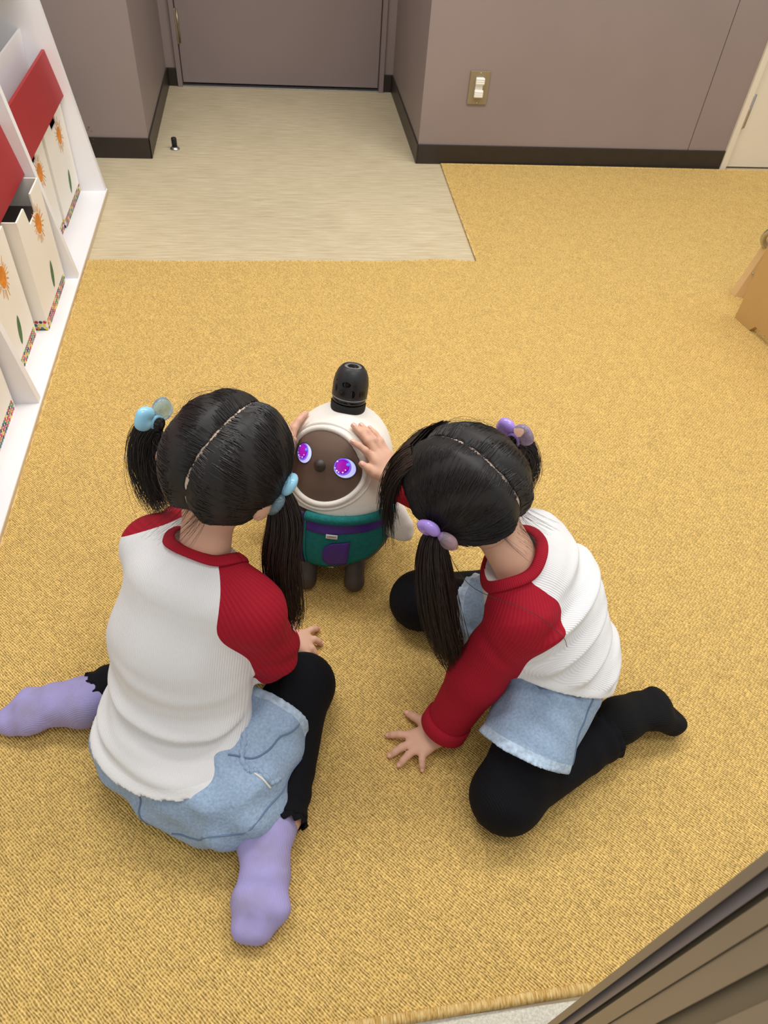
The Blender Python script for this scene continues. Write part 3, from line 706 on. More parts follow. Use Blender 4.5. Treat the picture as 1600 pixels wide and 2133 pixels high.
hp([(0, .074), (.0095, .0745), (.0098, .0765), (.0075, .0775), (.0060, .0768), (.003, .0785), (0, .0790)], 'gloss_black', 'top_lens', 24)
hp([(.0140, .0744), (.0148, .0757), (.0140, .0764)], 'horn_ring', 'lens_ring', 24)
q4 = Vector(haxis).normalized().to_track_quat('Z', 'Y').to_matrix()
hA = nrm(A(*haxis)); hX = nrm(A(1, 0, 0) - hA * hA[0]); hY = np.cross(hA, hX)
def hpt(th, z, r): return A(*hx) + hX * (r * math.sin(th)) - hY * (r * math.cos(th)) + hA * z
fx_ = lambda th: th
for nm, th, z, ru, rv, m_ in (('front_lens', -.05, .038, .0065, .0065, 'horn_rubber'), ('front_lens', -.05, .038, .0038, .0038, 'gloss_black'), ('sensor_window', .05, .0535, .0095, .0045, 'gloss_black'), ('sensor_window', -.62, .042, .0040, .0062, 'gloss_black'), ('sensor_window', .52, .0385, .0040, .0062, 'gloss_black'), ('speaker_slot', .98, .0385, .0010, .0058, 'gloss_black'), ('speaker_slot', 1.12, .0385, .0010, .0058, 'gloss_black'), ('speaker_slot', 1.26, .0385, .0010, .0058, 'gloss_black'), ('screw_hole', .62, .0535, .0013, .0013, 'gloss_black'), ('screw_hole', -.62, .056, .0013, .0013, 'gloss_black')):
    zc = z; rr = float(np.interp(zc, [.03, .048, .060, .070], [.0302, .0300, .0280, .0240])); off = .0006 if m_ == 'horn_rubber' else .0011
    V = [hpt(th + ru * math.cos(b_) / rr, z + rv * math.sin(b_), float(np.interp(z + rv * math.sin(b_), [.03, .048, .060, .070], [.0302, .0300, .0280, .0240])) + off) for b_ in np.linspace(0, 2 * math.pi, 20, endpoint=False)]
    V.append(hpt(th, z, rr + off + .0006)); mobj(nm, rt(hsc(V)), [(i, (i + 1) % 20, 20) for i in range(20)], m_, horn, True)
# vest
TV = np.linspace(-np.pi, np.pi, 121)[:, None]
hem = lambda th: .042 + .052 * np.clip(np.abs(th) / 1.35, 0, 1.25) ** 2
vv = np.linspace(0, 1, 14)[None, :]
vz = hem(TV) + (.160 - hem(TV)) * vv
vest = grid('vest', RS(TV + 0 * vv, vz, .0065 + .0022 * np.sin(7 * TV + 12 * vz) * (1 - vv) * np.abs(np.sin(TV))), 'fleece_teal', thick=.004)
yb = lambda th: .130 + .008 * np.sin(np.abs(th) * 1.2)
yz = yb(TV) + (.162 - yb(TV)) * vv
grid('yoke', RS(TV + 0 * vv, yz, .0085 + .001 * np.sin(9 * TV + 90 * yz)), 'nylon_purple', parent=vest, thick=.002)
ac = np.linspace(-np.pi + .13, np.pi - .13, 110); ac = np.linspace(.10, 2 * np.pi - .10, 120) - .18
zc_ = .162 + .004 * np.sin(ac)
V, F = tube(RS(ac, zc_, .0095), .0092, 12); mobj('collar', rt(V), [tuple(f) for f in F], 'fleece_teal', vest)
ZT0 = -.18
zs_ = np.linspace(.046, .166, 20)[None, :]; ts = np.linspace(ZT0 - .060, ZT0 + .060, 5)[:, None]
grid('zip_tape', RS(ts + 0 * zs_, zs_, .0098), 'zip_purple', parent=vest, thick=.002)
V, F = tube(RS(np.full(30, ZT0), np.linspace(.048, .165, 30), .0108), .0016, 6); mobj('zip_teeth', rt(V), [tuple(f) for f in F], 'nylon_purple', vest)
for dth in (-.10, .10):
    V, F = tube(RS(np.full(20, ZT0 + dth), np.linspace(.050, .150, 20), .0080), .0022, 6); mobj('placket_fold', rt(V), [tuple(f) for f in F], 'fleece_teal', vest)
sl = MB(); c0 = RS(ZT0, .152, .0125); sl.box(c0 - A(.0045, .002, .006), c0 + A(.0045, .002, .006), bev=.001); mobj('zip_slider', rt(sl.V), sl.F, 'zip_purple', vest, False)
# orange puller hanging from the slider
c1 = RS(ZT0, .147, .0155); c2 = RS(ZT0 - .10, .108, .0150); s_ = A(1, 0, 0.3)
dirv = c2 - c1; sv = nrm(np.cross(dirv, A(0, 1, 0))) * .0042; nv = nrm(np.cross(dirv, sv)) * .0012
V = [c1 + dirv * t_ + i * sv + j * nv for t_ in (0, 1) for i, j in ((-1, -1), (1, -1), (1, 1), (-1, 1))]
mobj('zip_puller', rt(V), [(0, 1, 2, 3), (7, 6, 5, 4), (0, 4, 5, 1), (1, 5, 6, 2), (2, 6, 7, 3), (3, 7, 4, 0)], 'tag_orange', vest, False)
# pocket: D-shaped purple patch
pu = np.linspace(0, 1, 18)[:, None]; pv = np.linspace(0, 1, 12)[None, :]
def pocket(u, v):
    inset = .30 * np.clip((np.abs(v - .5) - .12) / .38, 0, 1) ** 2.2
    th = .22 + (inset + (1 - inset) * u) * .40; z = .056 + v * .056 + .005 * u
    return RS(th, z, .0095 + .0012 * np.sin(3.1 * u * np.pi) * np.sin(np.pi * v))
grid('pocket', pocket(pu, pv), 'nylon_purple', parent=vest, thick=.002)
# white tag with its lettering
tu = np.linspace(.255, .425, 8)[:, None]; tz = np.linspace(.1245, .1335, 3)[None, :]
grid('label_tag', RS(tu + 0 * tz, tz, .0106), 'tag_white', parent=vest, thick=.001)
fc = bpy.data.curves.new('lettering', 'FONT'); fc.body = 'LOVOT'; fc.size = .0072; fc.align_x = 'CENTER'; fc.align_y = 'CENTER'; fc.resolution_u = 2; fc.offset = .00025
fo = bpy.data.objects.new('tmp_text', fc); col.objects.link(fo); dg = bpy.context.evaluated_depsgraph_get()
tm = bpy.data.meshes.new_from_object(fo.evaluated_get(dg)); TVv = np.array([v.co[:] for v in tm.vertices]); TF = [tuple(p.vertices) for p in tm.polygons]
bpy.data.objects.remove(fo)
wd = max(TVv[:, 0].max() - TVv[:, 0].min(), 1e-6); sc_ = .0155 / wd
mobj('lettering', rt(RS(.34 + TVv[:, 0] * sc_ / prad(np.array([.129]))[0], .129 + TVv[:, 1] * sc_, .0111)), TF, 'ink_black', vest, False)
# arms: white flippers
for s_ in (-1, 1):
    sh = A(s_ * .098, .000, .186); tip = A(s_ * .140, -.016, .126)
    pr = [ecap(sh, tip, (.022, .018), (.040, .019), A(s_ * 1, -.55, .45), .02), ell(tip + A(s_ * -.006, 0, -.004), (.044, .020, .020), .02, (A(s_ * 1, -.55, .1), A(.55, s_ * 1, 0), A(0, 0, 1)))]
    V, F = mesh_sdf(pr, .0032)
    mobj('arm', rt(V), F, 'plush_white', rob)
# wheels in dark covers and the front caster
for s_ in (-1, 1):
    V0 = MB().lathe([(0, -.016), (.030, -.016), (.035, -.012), (.036, 0), (.035, .012), (.030, .016), (0, .016)], (s_ * .048, -.062, .0365), (1, 0, 0), 30)
    wh = mobj('wheel', rt(V0.V, RTW), V0.F, 'wheel_dark', rob, True)
    V1 = MB().lathe([(0, -.0165), (.016, -.0165), (.018, 0), (.016, .0165), (0, .0165)], (s_ * .048, -.062, .0365), (1, 0, 0), 20)
    mobj('hub', rt(V1.V, RTW), V1.F, 'gloss_black', wh, True)
    pr = [ecap(A(s_ * .047, -.075, .055), A(s_ * .048, -.100, .030), (.021, .024), (.019, .020), A(1, 0, 0), .01), ell(A(s_ * .048, -.108, .022), (.018, .016, .018), .012)]
    V, F = mesh_sdf(pr, .003, post=lambda p, d: np.maximum(d, .003 - p[:, 2]))
    mobj('wheel_cover', rt(V, RTW), F, 'wheel_dark', rob)

# ------------------------------------------------------------------ people: shared tools
mat('skin', rgb(216, 170, 145), 0.55, spec=0.35, noise=(18, 0.05), bump=(420, 0.08), Subsurface_Weight=0.08, Subsurface_Scale=0.01)
mat('scalp', rgb(212, 190, 172), .6, noise=(300, .2))
mat('nail', rgb(236, 178, 160), 0.3)
mat('hair_black', rgb(30, 25, 24), 0.42, spec=0.5)
mat('hair_brown', rgb(44, 32, 27), 0.42, spec=0.5)
mat('hair_under', rgb(22, 18, 17), 0.6)
rib_mat('knit_white', rgb(232, 232, 233), .0030, .55, .07)
rib_mat('knit_red', rgb(166, 24, 44), .0030, .55, .14)
rib_mat('legging_black', rgb(13, 14, 20), .0032, .5, .2)
rib_mat('sock_lilac', rgb(168, 160, 212), .0022, .35, .05, dirt=rgb(142, 132, 146))
rib_mat('sock_black', rgb(20, 20, 22), .0026, .5, .2)
mat('hem_white', rgb(232, 232, 233), .85, spec=.2, bump=(300, .3))
mat('denim', rgb(150, 172, 198), 0.85, spec=0.2, noise=(240, 0.15), bump=(220, 0.5))
mat('denim_seam', rgb(176, 196, 216), 0.85, spec=0.2, noise=(120, 0.22), bump=(260, 0.6))
mat('stitch', rgb(104, 124, 152), 0.85)
mat('pocket_lining', rgb(226, 222, 214), .9)
mat('eye_dark', rgb(20, 14, 12), .1); mat('lip', rgb(196, 110, 104), .4)
mat('bead_blue', rgb(150, 208, 236), .15); mat('bead_purple', rgb(170, 142, 226), .15)
mat('bead_print', rgb(245, 248, 252), .3)
def clear_bead(name, tint, flake):
    m = mat(name, tint, .06, spec=.6, Transmission_Weight=.75, IOR=1.25); nt = m.node_tree; b = nt.nodes['Principled BSDF']
    tc = nt.nodes.new('ShaderNodeTexCoord'); v = nt.nodes.new('ShaderNodeTexVoronoi'); v.inputs['Scale'].default_value = 420
    nt.links.new(tc.outputs['Object'], v.inputs['Vector'])
    r = nt.nodes.new('ShaderNodeValToRGB'); r.color_ramp.elements[0].color = flake; r.color_ramp.elements[1].color = tint; r.color_ramp.elements[1].position = .45
    nt.links.new(v.outputs['Distance'], r.inputs[0]); nt.links.new(r.outputs[0], b.inputs['Base Color'])
clear_bead('bead_clear_blue', rgb(196, 226, 242), rgb(110, 190, 232)); clear_bead('bead_clear_pink', rgb(238, 222, 240), rgb(214, 160, 222))

def hand(wrist, d, n, t, tips, thumb, sc=1., arch=.006, k=.006):
    """d towards the fingers, n out of the back of the hand, t towards the thumb; tips from index to little finger"""
    wrist = A(*wrist); d = nrm(d); t = nrm(np.asarray(t, float) - d * np.dot(t, d)); n = nrm(n - d * np.dot(n, d) - t * np.dot(n, t))
    P = [ecap(wrist - d * .012, wrist + d * .014 * sc, (.0190 * sc, .0150 * sc), (.0205 * sc, .0130 * sc), t, .012),
         ecap(wrist + d * .012 * sc, wrist + d * .046 * sc, (.0215 * sc, .0120 * sc), (.0265 * sc, .0100 * sc), t, .012)]
    nails = []
    ks = [wrist + (d * a_ + t * b_ + n * .001) * sc for a_, b_ in ((.054, .0205), (.058, .0072), (.056, -.0065), (.050, -.0185))]
    rad = [.0068, .0070, .0067, .0060]
    for i in range(4):
        k0 = ks[i]; tp = A(*tips[i]); v = tp - k0; r = rad[i] * sc
        j1 = k0 + v * .46 + n * arch * sc; j2 = k0 + v * .76 + n * arch * .75 * sc
        P += [cap(wrist + d * .026 * sc + t * np.dot(k0 - wrist, t) * .7, k0, r * 1.1, r * 1.12, .010), cap(k0, j1, r * 1.08, r, .004), cap(j1, j2, r, r * .93, .003), cap(j2, tp, r * .93, r * .80, .003)]
        fd = nrm(tp - j2); nn = nrm(n - fd * np.dot(n, fd)); nails.append((tp - fd * .001 + nn * r * .62, fd, nn, r))
    b0 = wrist + (d * .014 + t * .014 - n * .002) * sc; tp = A(*thumb); v = tp - b0
    j1 = b0 + v * .38 + t * .004 * sc; j2 = b0 + v * .70 + t * .002 * sc; r = .0078 * sc
    P += [cap(b0, j1, .011 * sc, .0092 * sc, .010), cap(j1, j2, .0090 * sc, r, .005), cap(j2, tp, r, r * .80, .003)]
    fd = nrm(tp - j2); nn = nrm(n * .75 + t * .2 - fd * np.dot(n * .75 + t * .2, fd)); nails.append((tp - fd * .001 + nn * r * .62, fd, nn, r))
    return P, nails

def head_prims(C, F, U, R):
    return [ell(C, (.075, .090, .085), .02, (R, F, U)),
            ell(C + F * .030 - U * .048, (.054, .055, .050), .03, (R, F, U)),
            ell(C + F * .062 - U * .028 + R * .030, (.024, .020, .022), .02, (R, F, U)), ell(C + F * .062 - U * .028 - R * .030, (.024, .020, .022), .02, (R, F, U)),
            cap(C + F * .083 - U * .012, C + F * .093 - U * .030, .006, .0095, .012),
            ell(C + F * .076 - U * .052, (.020, .009, .0065), .008, (R, F, U)), ell(C + F * .066 - U * .078, (.020, .016, .014), .02, (R, F, U))] + \
           [p for s in (-1, 1) for p in (ell(C + R * s * .077 - F * .010 - U * .032, (.0075, .0165, .023), .006, (R + F * -.35 * s * s, F + R * .5 * s, U)), ell(C + R * s * .074 - F * .002 - U * .030, (.008, .011, .018), .006, (R, F, U)))]

def face_bits(root, C, F, U, R):
    for s in (-1, 1):
        V, F_ = mesh_sdf([ell(C + F * .0795 - U * .012 + R * s * .031, (.0125, .006, .0065), .004, (R - F * .25 * s, F + R * .25 * s, U))], .0016); mobj('eye', V, F_, 'eye_dark', root)
        V, F_ = tube(spline([C + F * .088 + U * .010 + R * s * .016, C + F * .0845 + U * .014 + R * s * .032, C + F * .074 + U * .010 + R * s * .047], 8), [.0012, .0018, .002, .002, .002, .0018, .0014, .0006], 6); mobj('eyebrow', V, [tuple(f) for f in F_], 'hair_under', root)
    V, F_ = mesh_sdf([ell(C + F * .0825 - U * .052, (.017, .0045, .0048), .003, (R, F, U))], .0014); mobj('mouth', V, F_, 'lip', root)

class Head:
    """hair of one head: cap with a parting, combed strands, two bunches"""
    a = A(.075, .090, .085)
    def __init__(s, root, C, F, U, part, ties, hairmat, seed):
        s.root = root; s.C = C; s.U = nrm(U); s.F = nrm(F - s.U * np.dot(F, s.U)); s.R = np.cross(s.F, s.U); s.part = part; s.ties = ties
        s.M = np.stack([s.R, s.F, s.U]); s.mat = hairmat; s.rng = np.random.default_rng(seed)
        s.tied = [nrm((s.M @ (T - C)) / s.a) for T in ties]       # left, right
    def gap(s, v):                                                 # signed distance from the parting, in units of the head
        return v[..., 0] - s.part(v[..., 1], v[..., 2])
    def thick(s, v):
        return .0022 + .0085 * sst(np.abs(s.gap(v)), .01, .30)
    def pt(s, v, off):
        v = v / np.linalg.norm(v, axis=-1)[..., None]
        nrm_ = v / s.a; nrm_ /= np.linalg.norm(nrm_, axis=-1)[..., None]
        return s.C + (v * s.a + nrm_ * off[..., None]) @ s.M
    def inhair(s, v, m=0.):
        x, y, z = v[..., 0], v[..., 1], v[..., 2]
        low = np.where(y < 0, -.76 - .06 * y, -.76 + 1.15 * y) + m
        ear = (np.abs(x) > .80) & (z < -.12 + m) & (y > -.42)
        return (z > low) & ~((y > .60) & (z < .42)) & ~ear
    def build(s, n=3000):
        M, a, C = s.M, s.a, s.C
        def post(p, d):
            q = (p - C) @ M.T; v = q / a; k = np.linalg.norm(v, axis=1) + 1e-9; u = v / k[:, None]
            e = np.linalg.norm(q, axis=1) * (1 - 1 / k) - s.thick(u)          # offset of the scalp
            g = np.abs(s.gap(u)) * .075 - .0024 * (.75 + .35 * np.sin(u @ A(3, 17, 11)))
            e = np.maximum(e, np.where((u[:, 1] < .62) & (u[:, 2] > -.66), -np.where(g < .004, g, .004), -1.))
            x, y, z = u.T
            low = np.where(y < 0, -.76 - .06 * y, -.76 + 1.15 * y)
            e = np.maximum(e, (low - z) * .075)
            e = np.maximum(e, np.minimum(y - .60, .42 - z) * .08)
            e = np.maximum(e, np.minimum(np.minimum(np.abs(x) - .80, -.12 - z), y + .42) * .07)
            return np.maximum(e, -(np.linalg.norm(q, axis=1) * (1 - 1 / k) + .004))
        V, F = mesh_sdf([ell(C, a + .012, .01, (s.R, s.F, s.U))], .0026, post)
        s.hair = mobj('hair', V, F, 'hair_under', s.root)
        # combed strands
        r = s.rng; v = r.normal(size=(n * 4, 3)); v /= np.linalg.norm(v, axis=1)[:, None]
        v = v[s.inhair(v, .02)]; g = s.gap(v); v = v[np.abs(g) > .03][:n]
        # more roots right beside the parting
        yz = r.uniform(-1.25, 2.35, n // 2); pv = np.stack([np.zeros_like(yz), -np.cos(yz) * 1., np.sin(yz)], 1)
        pv = np.stack([np.zeros_like(yz), np.sin(yz - .75), np.cos(yz - .75)], 1); pv[:, 1] *= -1
        pv[:, 0] = s.part(pv[:, 1], pv[:, 2]) + r.choice([-1, 1], len(pv)) * (.012 + .05 * r.uniform(0, 1, len(pv)) ** 1.5)
        pv /= np.linalg.norm(pv, axis=1)[:, None]; pv = pv[s.inhair(pv, .03)]
        v = np.concatenate([v, pv]); side = (s.gap(v) > 0).astype(int)
        dt = np.stack([s.tied[0], s.tied[1]])[side]
        dt = dt + r.normal(size=dt.shape) * .045; dt /= np.linalg.norm(dt, axis=1)[:, None]
        om = np.arccos(np.clip((v * dt).sum(1), -1, 1)); K = 12; t_ = np.linspace(0, 1, K)
        w0 = np.sin((1 - t_)[None] * om[:, None]) / np.sin(om)[:, None]; w1 = np.sin(t_[None] * om[:, None]) / np.sin(om)[:, None]
        path = w0[..., None] * v[:, None] + w1[..., None] * dt[:, None]
        path /= np.linalg.norm(path, axis=2)[..., None]
        off = s.thick(path) - .0004 + r.normal(size=(len(v), 1)) * .0006 + .0012 * np.sin(path @ A(9, 7, 5) + r.uniform(0, .8, (len(v), 1)))
        off = off + (.004 * t_ ** 6)[None]
        P = s.pt(path, off)
        keep = om > .12
        strands('strands', P[keep], r.uniform(.0004, .0009, keep.sum()), s.mat, s.hair)
        # loose fine hairs
        kk = r.choice(np.where(keep)[0], 90, replace=False)
        off2 = off[kk] + (np.sin(np.pi * t_) ** 1.5)[None] * r.uniform(.002, .012, (len(kk), 1))
        strands('loose_hair', s.pt(path[kk], off2), .00022, s.mat, s.hair)
        return s.hair
    def bunch(s, ctrl, rads, n=520, frizz=.006, m=None, core=.62):
        """ctrl: path of the bunch from its tie to its end; rads: its half width along the way"""
        r = s.rng; K = 18; C = spline(ctrl, K); R_ = np.interp(np.linspace(0, 1, K), np.linspace(0, 1, len(rads)), rads)
        T = np.gradient(C, axis=0); T /= np.linalg.norm(T, axis=1)[:, None]
        X = np.cross(T, s.F + A(.1, .2, .05)); X /= np.linalg.norm(X, axis=1)[:, None]; Y = np.cross(T, X)
        V, F = tube(C[:-2], R_[:-2] * core, 12); o = mobj('bunch', V, [tuple(f) for f in F], 'hair_under', s.root)
        an = r.uniform(0, 2 * np.pi, n); rr = np.sqrt(r.uniform(.1, 1, n)); L = r.uniform(.80, 1.03, n)
        tt = np.linspace(0, 1, K)[None] * L[:, None]; ix = np.clip(tt, 0, 1) * (K - 1); i0 = np.clip(ix.astype(int), 0, K - 2); u = (ix - i0)[..., None]
        g = lambda Q: Q[i0] * (1 - u) + Q[i0 + 1] * u
        c = g(C); x = g(X); y = g(Y); rad = (R_[i0] * (1 - u[..., 0]) + R_[i0 + 1] * u[..., 0])
        tw = an[:, None] + .5 * tt * r.normal(size=(n, 1))
        wv = r.normal(size=(n, 1)) * frizz * tt ** 2
        P = c + (rad * rr[:, None] * np.cos(tw) + wv)[..., None] * x + (rad * rr[:, None] * np.sin(tw) + r.normal(size=(n, 1)) * frizz * tt ** 2)[..., None] * y
        strands('strands', P, r.uniform(.0004, .0008, n), m or s.mat, o)
        return o
    def free(s, name, roots, ends, sag, n, rad=.00035, spread=.004, m=None, par=None):
        """locks of loose hair: roots/ends/sag are (k,3) control rows blended at random"""
        r = s.rng; u = r.uniform(0, 1, n) * (len(roots) - 1); i = np.clip(u.astype(int), 0, len(roots) - 2); f = (u - i)[:, None]
        g = lambda Q: np.asarray(Q)[i] * (1 - f) + np.asarray(Q)[i + 1] * f
        a_, b_, c_ = g(roots), g(sag), g(ends); t_ = np.linspace(0, 1, 12)[None, :, None]
        P = (1 - t_) ** 2 * a_[:, None] + 2 * t_ * (1 - t_) * b_[:, None] + t_ ** 2 * c_[:, None]
        P = P + r.normal(size=(n, 1, 3)) * spread * t_
        return strands(name, P, r.uniform(.7, 1.3, n) * rad, m or s.mat, par or s.hair)

def hair_tie(hairobj, pos, out, up, cols, tilt=0., z=1.25):
    """elastic with two glossy bean-shaped beads"""
    out = nrm(out); up = nrm(up - out * np.dot(up, out)); sd = np.cross(out, up)
    a_ = np.linspace(0, 2 * np.pi, 24, endpoint=False)
    V, F = tube(pos + .0095 * (np.cos(a_)[:, None] * up + np.sin(a_)[:, None] * sd), .0030, 8, True); t0 = mobj('hair_tie', V, [tuple(f) for f in F], cols[2], hairobj)
    for s, m_, nm in ((1, cols[0], 'bead'), (-1, cols[1], 'clear_bead')):
        c = pos + up * .013 + sd * s * .0165 * math.cos(tilt) + out * s * .0165 * math.sin(tilt) + out * .004
        ax = nrm(sd * s + up * .5); ay = nrm(np.cross(out, ax)); 
        P = [ell(c + ay * .0075, (.0150, .0110, .0090), .004, (ax, ay, out)), ell(c - ay * .0075, (.0150, .0110, .0090), .004, (ax, ay, out)), ell(c + ax * .007, (.0090, .012, .0080), .004, (ax, ay, out))]
        V, F = mesh_sdf(P, .0016); o = mobj(nm, V, F, m_, hairobj)
        if m_ in ('bead_blue', 'bead_purple'):
            pass
    return t0

def cloth(name, V, F, m, parent, rib):
    return mobj(name, V, F, m, parent, True, attrs={'rib': rib(V)})

ZF = .0066                                   # top of the carpet
floorcut = lambda p, d: np.maximum(d, ZF - p[:, 2])
def frame(F, Rr):
    Rr = nrm(Rr); F = nrm(np.asarray(F, float) - Rr * np.dot(F, Rr)); return F, np.cross(Rr, F), Rr

def ruffle(parent, c, ax, r, m, seed, L=.012, waves=13, amp=.004):
    ax = nrm(ax); X = nrm(np.cross(ax, A(.3, .2, 1))); Y = np.cross(ax, X); rr = np.random.default_rng(seed)
    th = np.linspace(0, 2 * np.pi, 97)[:-1][:, None]; l = np.linspace(-.006, L, 7)[None]
    fl = np.clip(l / L, 0, 1); w_ = np.sin(waves * th + rr.uniform(0, 6)) + .4 * np.sin(5 * th + rr.uniform(0, 6))
    R_ = r * (1 + .05 * fl) + amp * .65 * w_ * fl
    P = c + (l + .003 * fl * np.cos(waves * th))[..., None] * ax + R_[..., None] * (np.cos(th)[..., None] * X + np.sin(th)[..., None] * Y)
    P[..., 2] = np.maximum(P[..., 2], ZF)
    idx = np.arange(P.shape[0] * 7).reshape(-1, 7); a_ = np.vstack([idx, idx[:1]])
    F = np.stack([a_[:-1, :-1], a_[1:, :-1], a_[1:, 1:], a_[:-1, 1:]], -1).reshape(-1, 4)
    o = mobj('ruffle', P.reshape(-1, 3), F, m, parent, True, attrs={'rib': np.zeros(P.shape[0] * 7)})
    md = o.modifiers.new('thickness', 'SOLIDIFY'); md.thickness = .0016
    return o

def sleeve_cuff(parent, c, ax, r, m, L=.016):
    ax = nrm(ax); X = nrm(np.cross(ax, A(.3, .2, 1))); Y = np.cross(ax, X); th = np.linspace(0, 2 * np.pi, 49)[:-1][:, None]
    prof = [(-L, r * .90), (-L, r * 1.03), (-L * .5, r * 1.05), (-.002, r * 1.05), (0, r * 1.02), (0, r * .80)]
    P = np.stack([c + z * ax + q * (np.cos(th[:, 0])[:, None] * X + np.sin(th[:, 0])[:, None] * Y) for z, q in prof], 1)
    P[..., 2] = np.maximum(P[..., 2], ZF)
    k = len(prof); idx = np.arange(48 * k).reshape(48, k); a_ = np.vstack([idx, idx[:1]])
    F = np.stack([a_[:-1, :-1], a_[1:, :-1], a_[1:, 1:], a_[:-1, 1:]], -1).reshape(-1, 4)
    return mobj('cuff', P.reshape(-1, 3), F, m, parent, True, attrs={'rib': np.repeat(th[:, 0] * r, k)})

def make_shirt(root, torso, arms, Nb, a, r, f, hole, seams, hemplane, cuts, wr, under=None):
    """raglan shirt: white body, red sleeves (one per arm), red collar, hem band"""
    pr = torso + [p for arm in arms for p in arm]
    loc = lambda p: ((p - Nb) @ r, (p - Nb) @ f, (p - Nb) @ a)
    def solid(p, d):
        dt = sdf_eval(torso, p)
        if under:                                            # the shirt lies over the shorts
            e = sdf_eval(under, p) - .0085 - .0065 * sst((p - hemplane[0]) @ hemplane[1], .035, .0); k = .014; h = np.maximum(k - np.abs(dt - e), 0) / k; dt = np.minimum(dt, e) - h * h * k * .25
        dt = np.maximum(dt, -((p - hemplane[0]) @ hemplane[1])); da = np.minimum(sdf_eval(arms[0], p), sdf_eval(arms[1], p)); k = .015
        for c, n_ in cuts:                                   # sleeve ends
            q = p - c; da = np.maximum(da, np.where(np.einsum('ij,ij->i', q, q) < .07 ** 2, q @ n_, -1.))
        h = np.maximum(k - np.abs(dt - da), 0) / k
        return np.minimum(dt, da) - h * h * k * .25 - wr(p)
    def post(p, d):
        d = solid(p, d)
        x, y, z = loc(p)
        h = np.sqrt((x / hole[0]) ** 2 + ((y - hole[3]) / hole[1]) ** 2 + ((z - hole[4]) / hole[2]) ** 2)
        return floorcut(p, np.maximum(d, (1 - h) * min(hole[:3])))
    V, F = mesh_sdf(pr, .0030, post)
    def field(V, i):
        fl = sdf_eval(torso, V) - sdf_eval(arms[i], V) + .003
        for c, n_ in seams[i]: fl = np.minimum(fl, (V - c) @ nrm(n_))
        return fl
    rib = lambda P: (P - Nb) @ r + .35 * (P - Nb) @ f
    (V1, F1), (V0, F0) = split(V, F, field(V, 0))
    (V2, F2), (V0, F0) = split(V0, F0, field(V0, 1))
    hb = (V0 - hemplane[0]) @ hemplane[1] - .014
    (V0, F0), (V3, F3) = split(V0, F0, hb)
    shirt = cloth('shirt', V0, F0, 'knit_white', root, rib)
    cloth('hem', V3, F3, 'hem_white', shirt, rib)
    for Vs, Fs, arm in ((V1, F1, arms[0]), (V2, F2, arms[1])):
        ax = nrm(arm[1].c - Nb); sdv = nrm(np.cross(ax, f)); up = np.cross(sdv, ax)      # ribs run down the sleeve
        cloth('sleeve', Vs, Fs, 'knit_red', shirt, lambda P: .048 * np.arctan2((P - Nb) @ sdv, (P - Nb) @ up * np.sign(up[2] + 1e-6)))
    # collar: a ribbed band lying on the edge of the neck hole
    th = np.linspace(0, 2 * np.pi, 73)[:-1]; pts = []
    for t_ in th:
        ray = Nb + r * (hole[0] * .96 * math.cos(t_)) + f * (hole[3] + hole[1] * .96 * math.sin(t_))
        zs = np.linspace(.06, -.10, 120); L = ray + zs[:, None] * a; d = solid(L, sdf_eval(pr, L)); i = np.argmax(d < .001)
        pts.append(L[i] if d.min() < .001 else L[-1])
    pts = np.array(pts)
    for _ in range(6): pts = .5 * pts + .25 * (np.roll(pts, 1, 0) + np.roll(pts, -1, 0))
    T = np.roll(pts, -1, 0) - np.roll(pts, 1, 0); T /= np.linalg.norm(T, axis=1)[:, None]
    rad = pts - (Nb + a * np.mean((pts - Nb) @ a)); rad -= T * (rad * T).sum(1)[:, None]; rad /= np.linalg.norm(rad, axis=1)[:, None]
    # band slopes with the shoulder: outwards and down
    nn = np.cross(rad, T); nn *= np.sign((nn @ a))[:, None]
    sec = [(-.0085, .0010), (-.0085, .0038), (-.002, .0048), (.0055, .0040), (.0085, .0020), (.0085, -.001), (-.004, -.002)]
    slope = nrm(np.array([1, -.35]))
    P = np.stack([pts + rad * (u * slope[0] - v * slope[1] * 0)[..., None] if False else pts + rad * (u * .86) + nn * (v - u * .40) for u, v in sec], 1)
    k = len(sec); idx = np.arange(72 * k).reshape(72, k); a_ = np.vstack([idx, idx[:1]]); a_ = np.hstack([a_, a_[:, :1]])
    Fc = np.stack([a_[:-1, :-1], a_[1:, :-1], a_[1:, 1:], a_[:-1, 1:]], -1).reshape(-1, 4)
    mobj('collar', P.reshape(-1, 3), Fc, 'knit_red', shirt, True, attrs={'rib': np.repeat(th * .055, k)})
    return shirt, solid, pr

def scalp(V, F, C, F_, U_, R_):
    q = (V[F].mean(1) - C) @ np.stack([R_, F_, U_]).T / A(.075, .090, .085); k = np.linalg.norm(q, axis=1); u = q / k[:, None]
    return ((k > .9) & (k < 1.12) & (u[:, 2] > -.6) & ~((u[:, 1] > .55) & (u[:, 2] < .45)) & ~((np.abs(u[:, 0]) > .75) & (u[:, 2] < -.05))).astype(int)

def nails_of(root, lst):
    for c, fd, nn, r in lst:
        sd = np.cross(fd, nn); V, F = mesh_sdf([ell(c, (r * .62, r * .78, r * .22), .002, (sd, fd, nn))], .0011); mobj('fingernail', V, F, 'nail', root)

